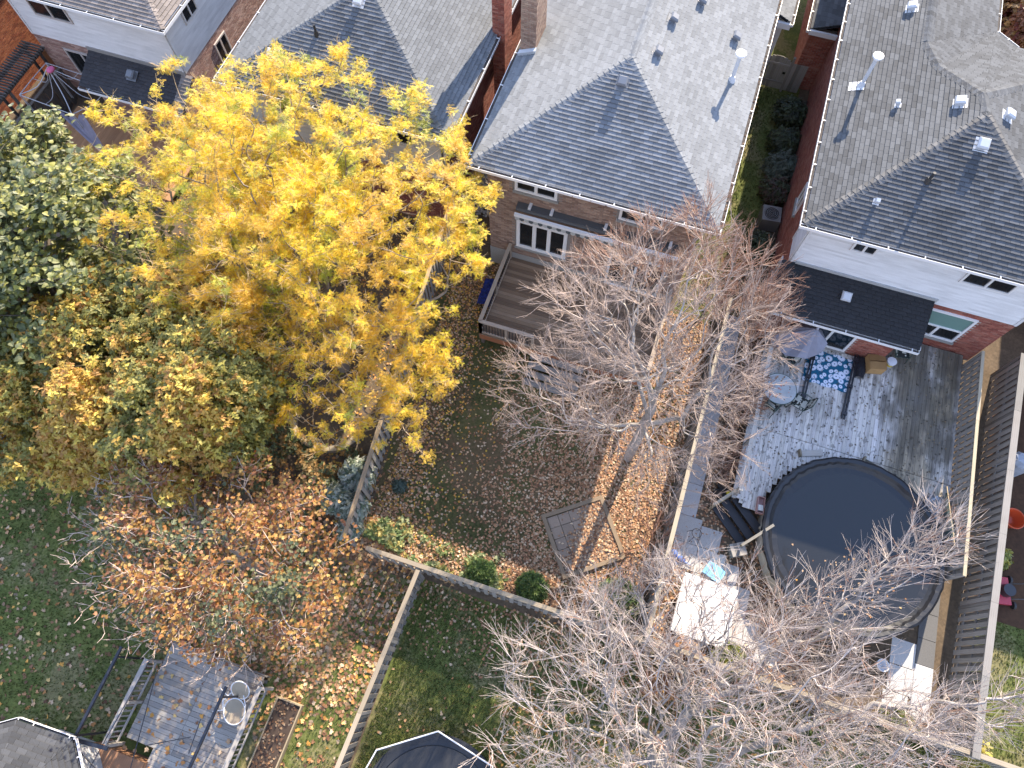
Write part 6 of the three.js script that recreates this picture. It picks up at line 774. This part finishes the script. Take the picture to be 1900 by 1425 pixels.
// ---------------------------------------------------------------- shrubs and low plants
function shrub(name, label, pos, r, cols, geo, size, n, seed, squash = 0.85, group) { const f = rngOf(seed), t = thing(name, label, 'shrub', pos, 0, group), l = []; for (let i = 0; i < n; i++) { const d = V(gauss(f), gauss(f), gauss(f)).normalize(), q = Math.pow(f(), 0.35) * (0.8 + 0.35 * fbm(d.x * 2 + 5, d.z * 2 + d.y * 2 + 5, seed, 2)); if (d.y < -0.6) continue; l.push([compose(V(d.x * r * q, r * squash * 0.75 + d.y * r * q * squash, d.z * r * q), Math.acos(clamp(d.y, -1, 1)) * 0.7 * rr(0.6, 1.3, f), Math.atan2(d.x, d.z) + gauss(f) * 0.5, gauss(f) * 0.3, rr(size[0], size[1], f)), mul(cols[Math.floor(f() * cols.length)], rr(0.7, 1.25, f))]); } scatter('foliage', geo, M.leaf, l, t); const s = mb([0.12, 0.09, 0.06]); for (let i = 0; i < 5; i++) { const a = i * 1.26; s.tube([V(0, 0, 0), V(Math.cos(a) * r * 0.4, r * squash * 0.8, Math.sin(a) * r * 0.4)], 0.018, 5); } s.build('stem', M.bark, t); return t; }
const EV = [[0.1, 0.19, 0.03], [0.15, 0.25, 0.04], [0.2, 0.28, 0.06], [0.07, 0.14, 0.03]], JU = [[0.2, 0.24, 0.03], [0.28, 0.28, 0.04], [0.13, 0.18, 0.03]], VA = [[0.45, 0.5, 0.42], [0.3, 0.37, 0.3], [0.55, 0.58, 0.5], [0.14, 0.2, 0.12]], DG = [[0.03, 0.05, 0.018], [0.05, 0.075, 0.025], [0.07, 0.1, 0.03]], OG = [[0.45, 0.2, 0.05], [0.5, 0.28, 0.08], [0.3, 0.12, 0.04]];
const RG = undefined;
shrub('round_shrub', 'round green shrub left of two beside the lawn end fence', [-2.12, 0, -2.95], 0.46, EV, leafGeo.sprig, [0.1, 0.19], 1500, 11); shrub('round_shrub', 'round green shrub right of two with twigs hanging over it', [-0.33, 0, -3.05], 0.5, EV, leafGeo.sprig, [0.1, 0.19], 1600, 12); shrub('green_shrub', 'loose dark green shrub under bare twigs near the lower fence', [2.5, 0, -3.5], 0.75, [...EV, [0.25, 0.22, 0.1]], leafGeo.sprig, [0.12, 0.24], 1600, 13);
for (const [x, z, r, l] of [[-7.3, -4.7, 0.62, 'white edged variegated shrub behind the left fence, highest one in the row'], [-6.95, -3.6, 0.5, 'white edged variegated shrub in the middle of the row on the left fence'], [-6.8, -2.9, 0.42, 'white edged variegated shrub lowest in the row by the fence corner'], [-7.6, -3.7, 0.55, 'variegated shrub farthest from the left fence among orange leaves']]) shrub('variegated_shrub', l, [x, 0.5, z], r, VA, leafGeo.spray, [0.12, 0.2], 480, Math.round(x * -100));
shrub('small_shrub', 'small blue green shrub alone on the lawn beside the left fence', [-5.9, 0, -4.9], 0.26, [[0.08, 0.13, 0.1], [0.06, 0.1, 0.07]], leafGeo.spray, [0.09, 0.15], 130, 15);
for (const [x, z, r, l] of [[6.4, -2.9, 0.55, 'yellow green juniper right under the white table'], [8.0, -1.9, 0.5, 'yellow green juniper under the branches below the pool'], [9.0, -1.2, 0.45, 'yellow green juniper second from the right fence below the pool'], [11.7, -2.6, 0.6, 'bright green juniper beside the pale slabs near the right fence'], [12.4, -2.2, 0.45, 'smaller bright green juniper touching the right boundary fence']]) shrub('juniper', l, [x, 0.1, z], r, JU, leafGeo.sprig, [0.13, 0.24], 700, Math.round(x * 10));
shrub('orange_shrub', 'shrub with orange leaves below the white table', [5.0, 0.2, -2.5], 0.6, OG, leafGeo.spray, [0.12, 0.2], 300, 41); shrub('orange_shrub', 'orange leafed shrub hanging among branches near the lower edge', [4.4, 0.3, -1.4], 0.55, OG, leafGeo.spray, [0.12, 0.2], 240, 42);
shrub('yellow_shrub', 'yellow shrub outside the fence in the lower right corner', [14.1, 0, -2.6], 0.55, [[0.5, 0.42, 0.03], [0.4, 0.36, 0.04]], leafGeo.spray, [0.12, 0.2], 380, 43); shrub('yellow_shrub', 'small yellow plant beyond the boundary fence above the mower', [14.65, 0, -9.1], 0.35, [[0.45, 0.4, 0.04], [0.3, 0.33, 0.05]], leafGeo.spray, [0.12, 0.2], 160, 44);
for (const [x, z, r, c, l] of [[4.35, -26.3, 0.75, DG, 'dark green shrub beside the gate between the two houses'], [4.4, -24.6, 0.7, DG, 'dark shrub along the brick side wall, next after the gate shrub'], [4.5, -23.2, 0.7, [[0.1, 0.14, 0.1], [0.16, 0.2, 0.15]], 'pale grey green shrub in the middle of the brick side wall'], [4.5, -21.9, 0.65, [[0.1, 0.06, 0.04], [0.06, 0.08, 0.03]], 'brownish shrub along the brick side wall above the air conditioner'], [4.3, -18.8, 0.7, DG, 'dark green shrub along the brick side wall below the air conditioner'], [2.35, -26.2, 0.55, [[0.3, 0.24, 0.06], [0.2, 0.2, 0.05]], 'yellowish shrub opposite the brick wall beside the grey gate']]) shrub('side_shrub', l, [x, 0, z], r, c, leafGeo.spray, [0.13, 0.22], 420, Math.round(-z * 10));
shrub('red_tree', 'tree with dark red leaves in the upper right corner behind the roof', [11.9, 1.6, -31.5], 2.0, [[0.25, 0.05, 0.03], [0.32, 0.12, 0.04], [0.4, 0.22, 0.06]], leafGeo.spray, [0.16, 0.28], 2400, 51, 1.1);
shrub('small_dark_shrub', 'dark green shrub in the corner under the yellow tree by the white house', [-15.6, 0, -15.2], 0.9, DG, leafGeo.spray, [0.14, 0.22], 500, 52);
{ // leafy ground plants along the lawn end, one spread of many
  const f = rngOf(77), l = []; for (let i = 0; i < 2400; i++) { const x = rr(-6.4, -1.2, f), z = -2.6 - Math.abs(gauss(f)) * 0.8 - 0.35 * smooth(-4, -6.4, x); if (fbm(x * 1.7, z * 1.7, 6, 3) < 0.42 + 0.35 * f()) continue; l.push([compose(V(x, rr(0.03, 0.25, f), z), gauss(f) * 0.5, f() * 6.3, gauss(f) * 0.5, rr(0.1, 0.17, f)), mul([[0.22, 0.28, 0.09], [0.3, 0.34, 0.15], [0.14, 0.22, 0.06], [0.5, 0.42, 0.12]][Math.floor(f() * 4)], rr(0.7, 1.2, f))]); } tag(scatter('ground_cover', leafGeo.spray, M.leaf, l, scene), 'pale green ground cover along the lower end of the lawn', 'ground cover');
  const k = []; for (let i = 0; i < 2600; i++) { const x = rr(-13, -6.8, f), z = rr(-5.6, -2.2, f); if (fbm(x * 0.9, z * 0.9, 16, 3) < 0.48) continue; k.push([compose(V(x, rr(0.05, 0.5, f), z), gauss(f) * 0.5, f() * 6.3, gauss(f) * 0.5, rr(0.1, 0.18, f)), mul([[0.1, 0.14, 0.05], [0.3, 0.2, 0.06], [0.45, 0.25, 0.06], [0.16, 0.2, 0.08]][Math.floor(f() * 4)], rr(0.7, 1.2, f))]); } tag(scatter('ground_cover', leafGeo.spray, M.leaf, k, scene), 'mixed low plants and leaves below the yellow tree', 'ground cover');
}
{ // round stone edge under the yellow tree
  const t = thing('tree_ring', 'low curved stone edging on the ground at lower side of the yellow tree', 'edging', [-9.35, 0, -6.35]); for (let i = 0; i < 15; i++) { const a = 0.25 + i / 15 * 2.7, b = 0.25 + (i + 0.93) / 15 * 2.7, q = mb(mul([0.4, 0.34, 0.25], rr(0.8, 1.15))), P = (g, r, y) => V(Math.cos(g) * r * 1.25, y, Math.sin(g) * r); for (const [r0, r1] of [[0.95, 1.14]]) { q.quad(P(a, r0, 0.28), P(b, r0, 0.28), P(b, r1, 0.28), P(a, r1, 0.28)); q.quad(P(b, r1, 0), P(a, r1, 0), P(a, r1, 0.28), P(b, r1, 0.28)); q.quad(P(a, r0, 0), P(b, r0, 0), P(b, r0, 0.28), P(a, r0, 0.28)); q.quad(P(a, r1, 0), P(a, r0, 0), P(a, r0, 0.28), P(a, r1, 0.28)); q.quad(P(b, r0, 0), P(b, r1, 0), P(b, r1, 0.28), P(b, r0, 0.28)); } q.build('edging_stone', M.stone, t); }
}
renderer.render(scene, camera);
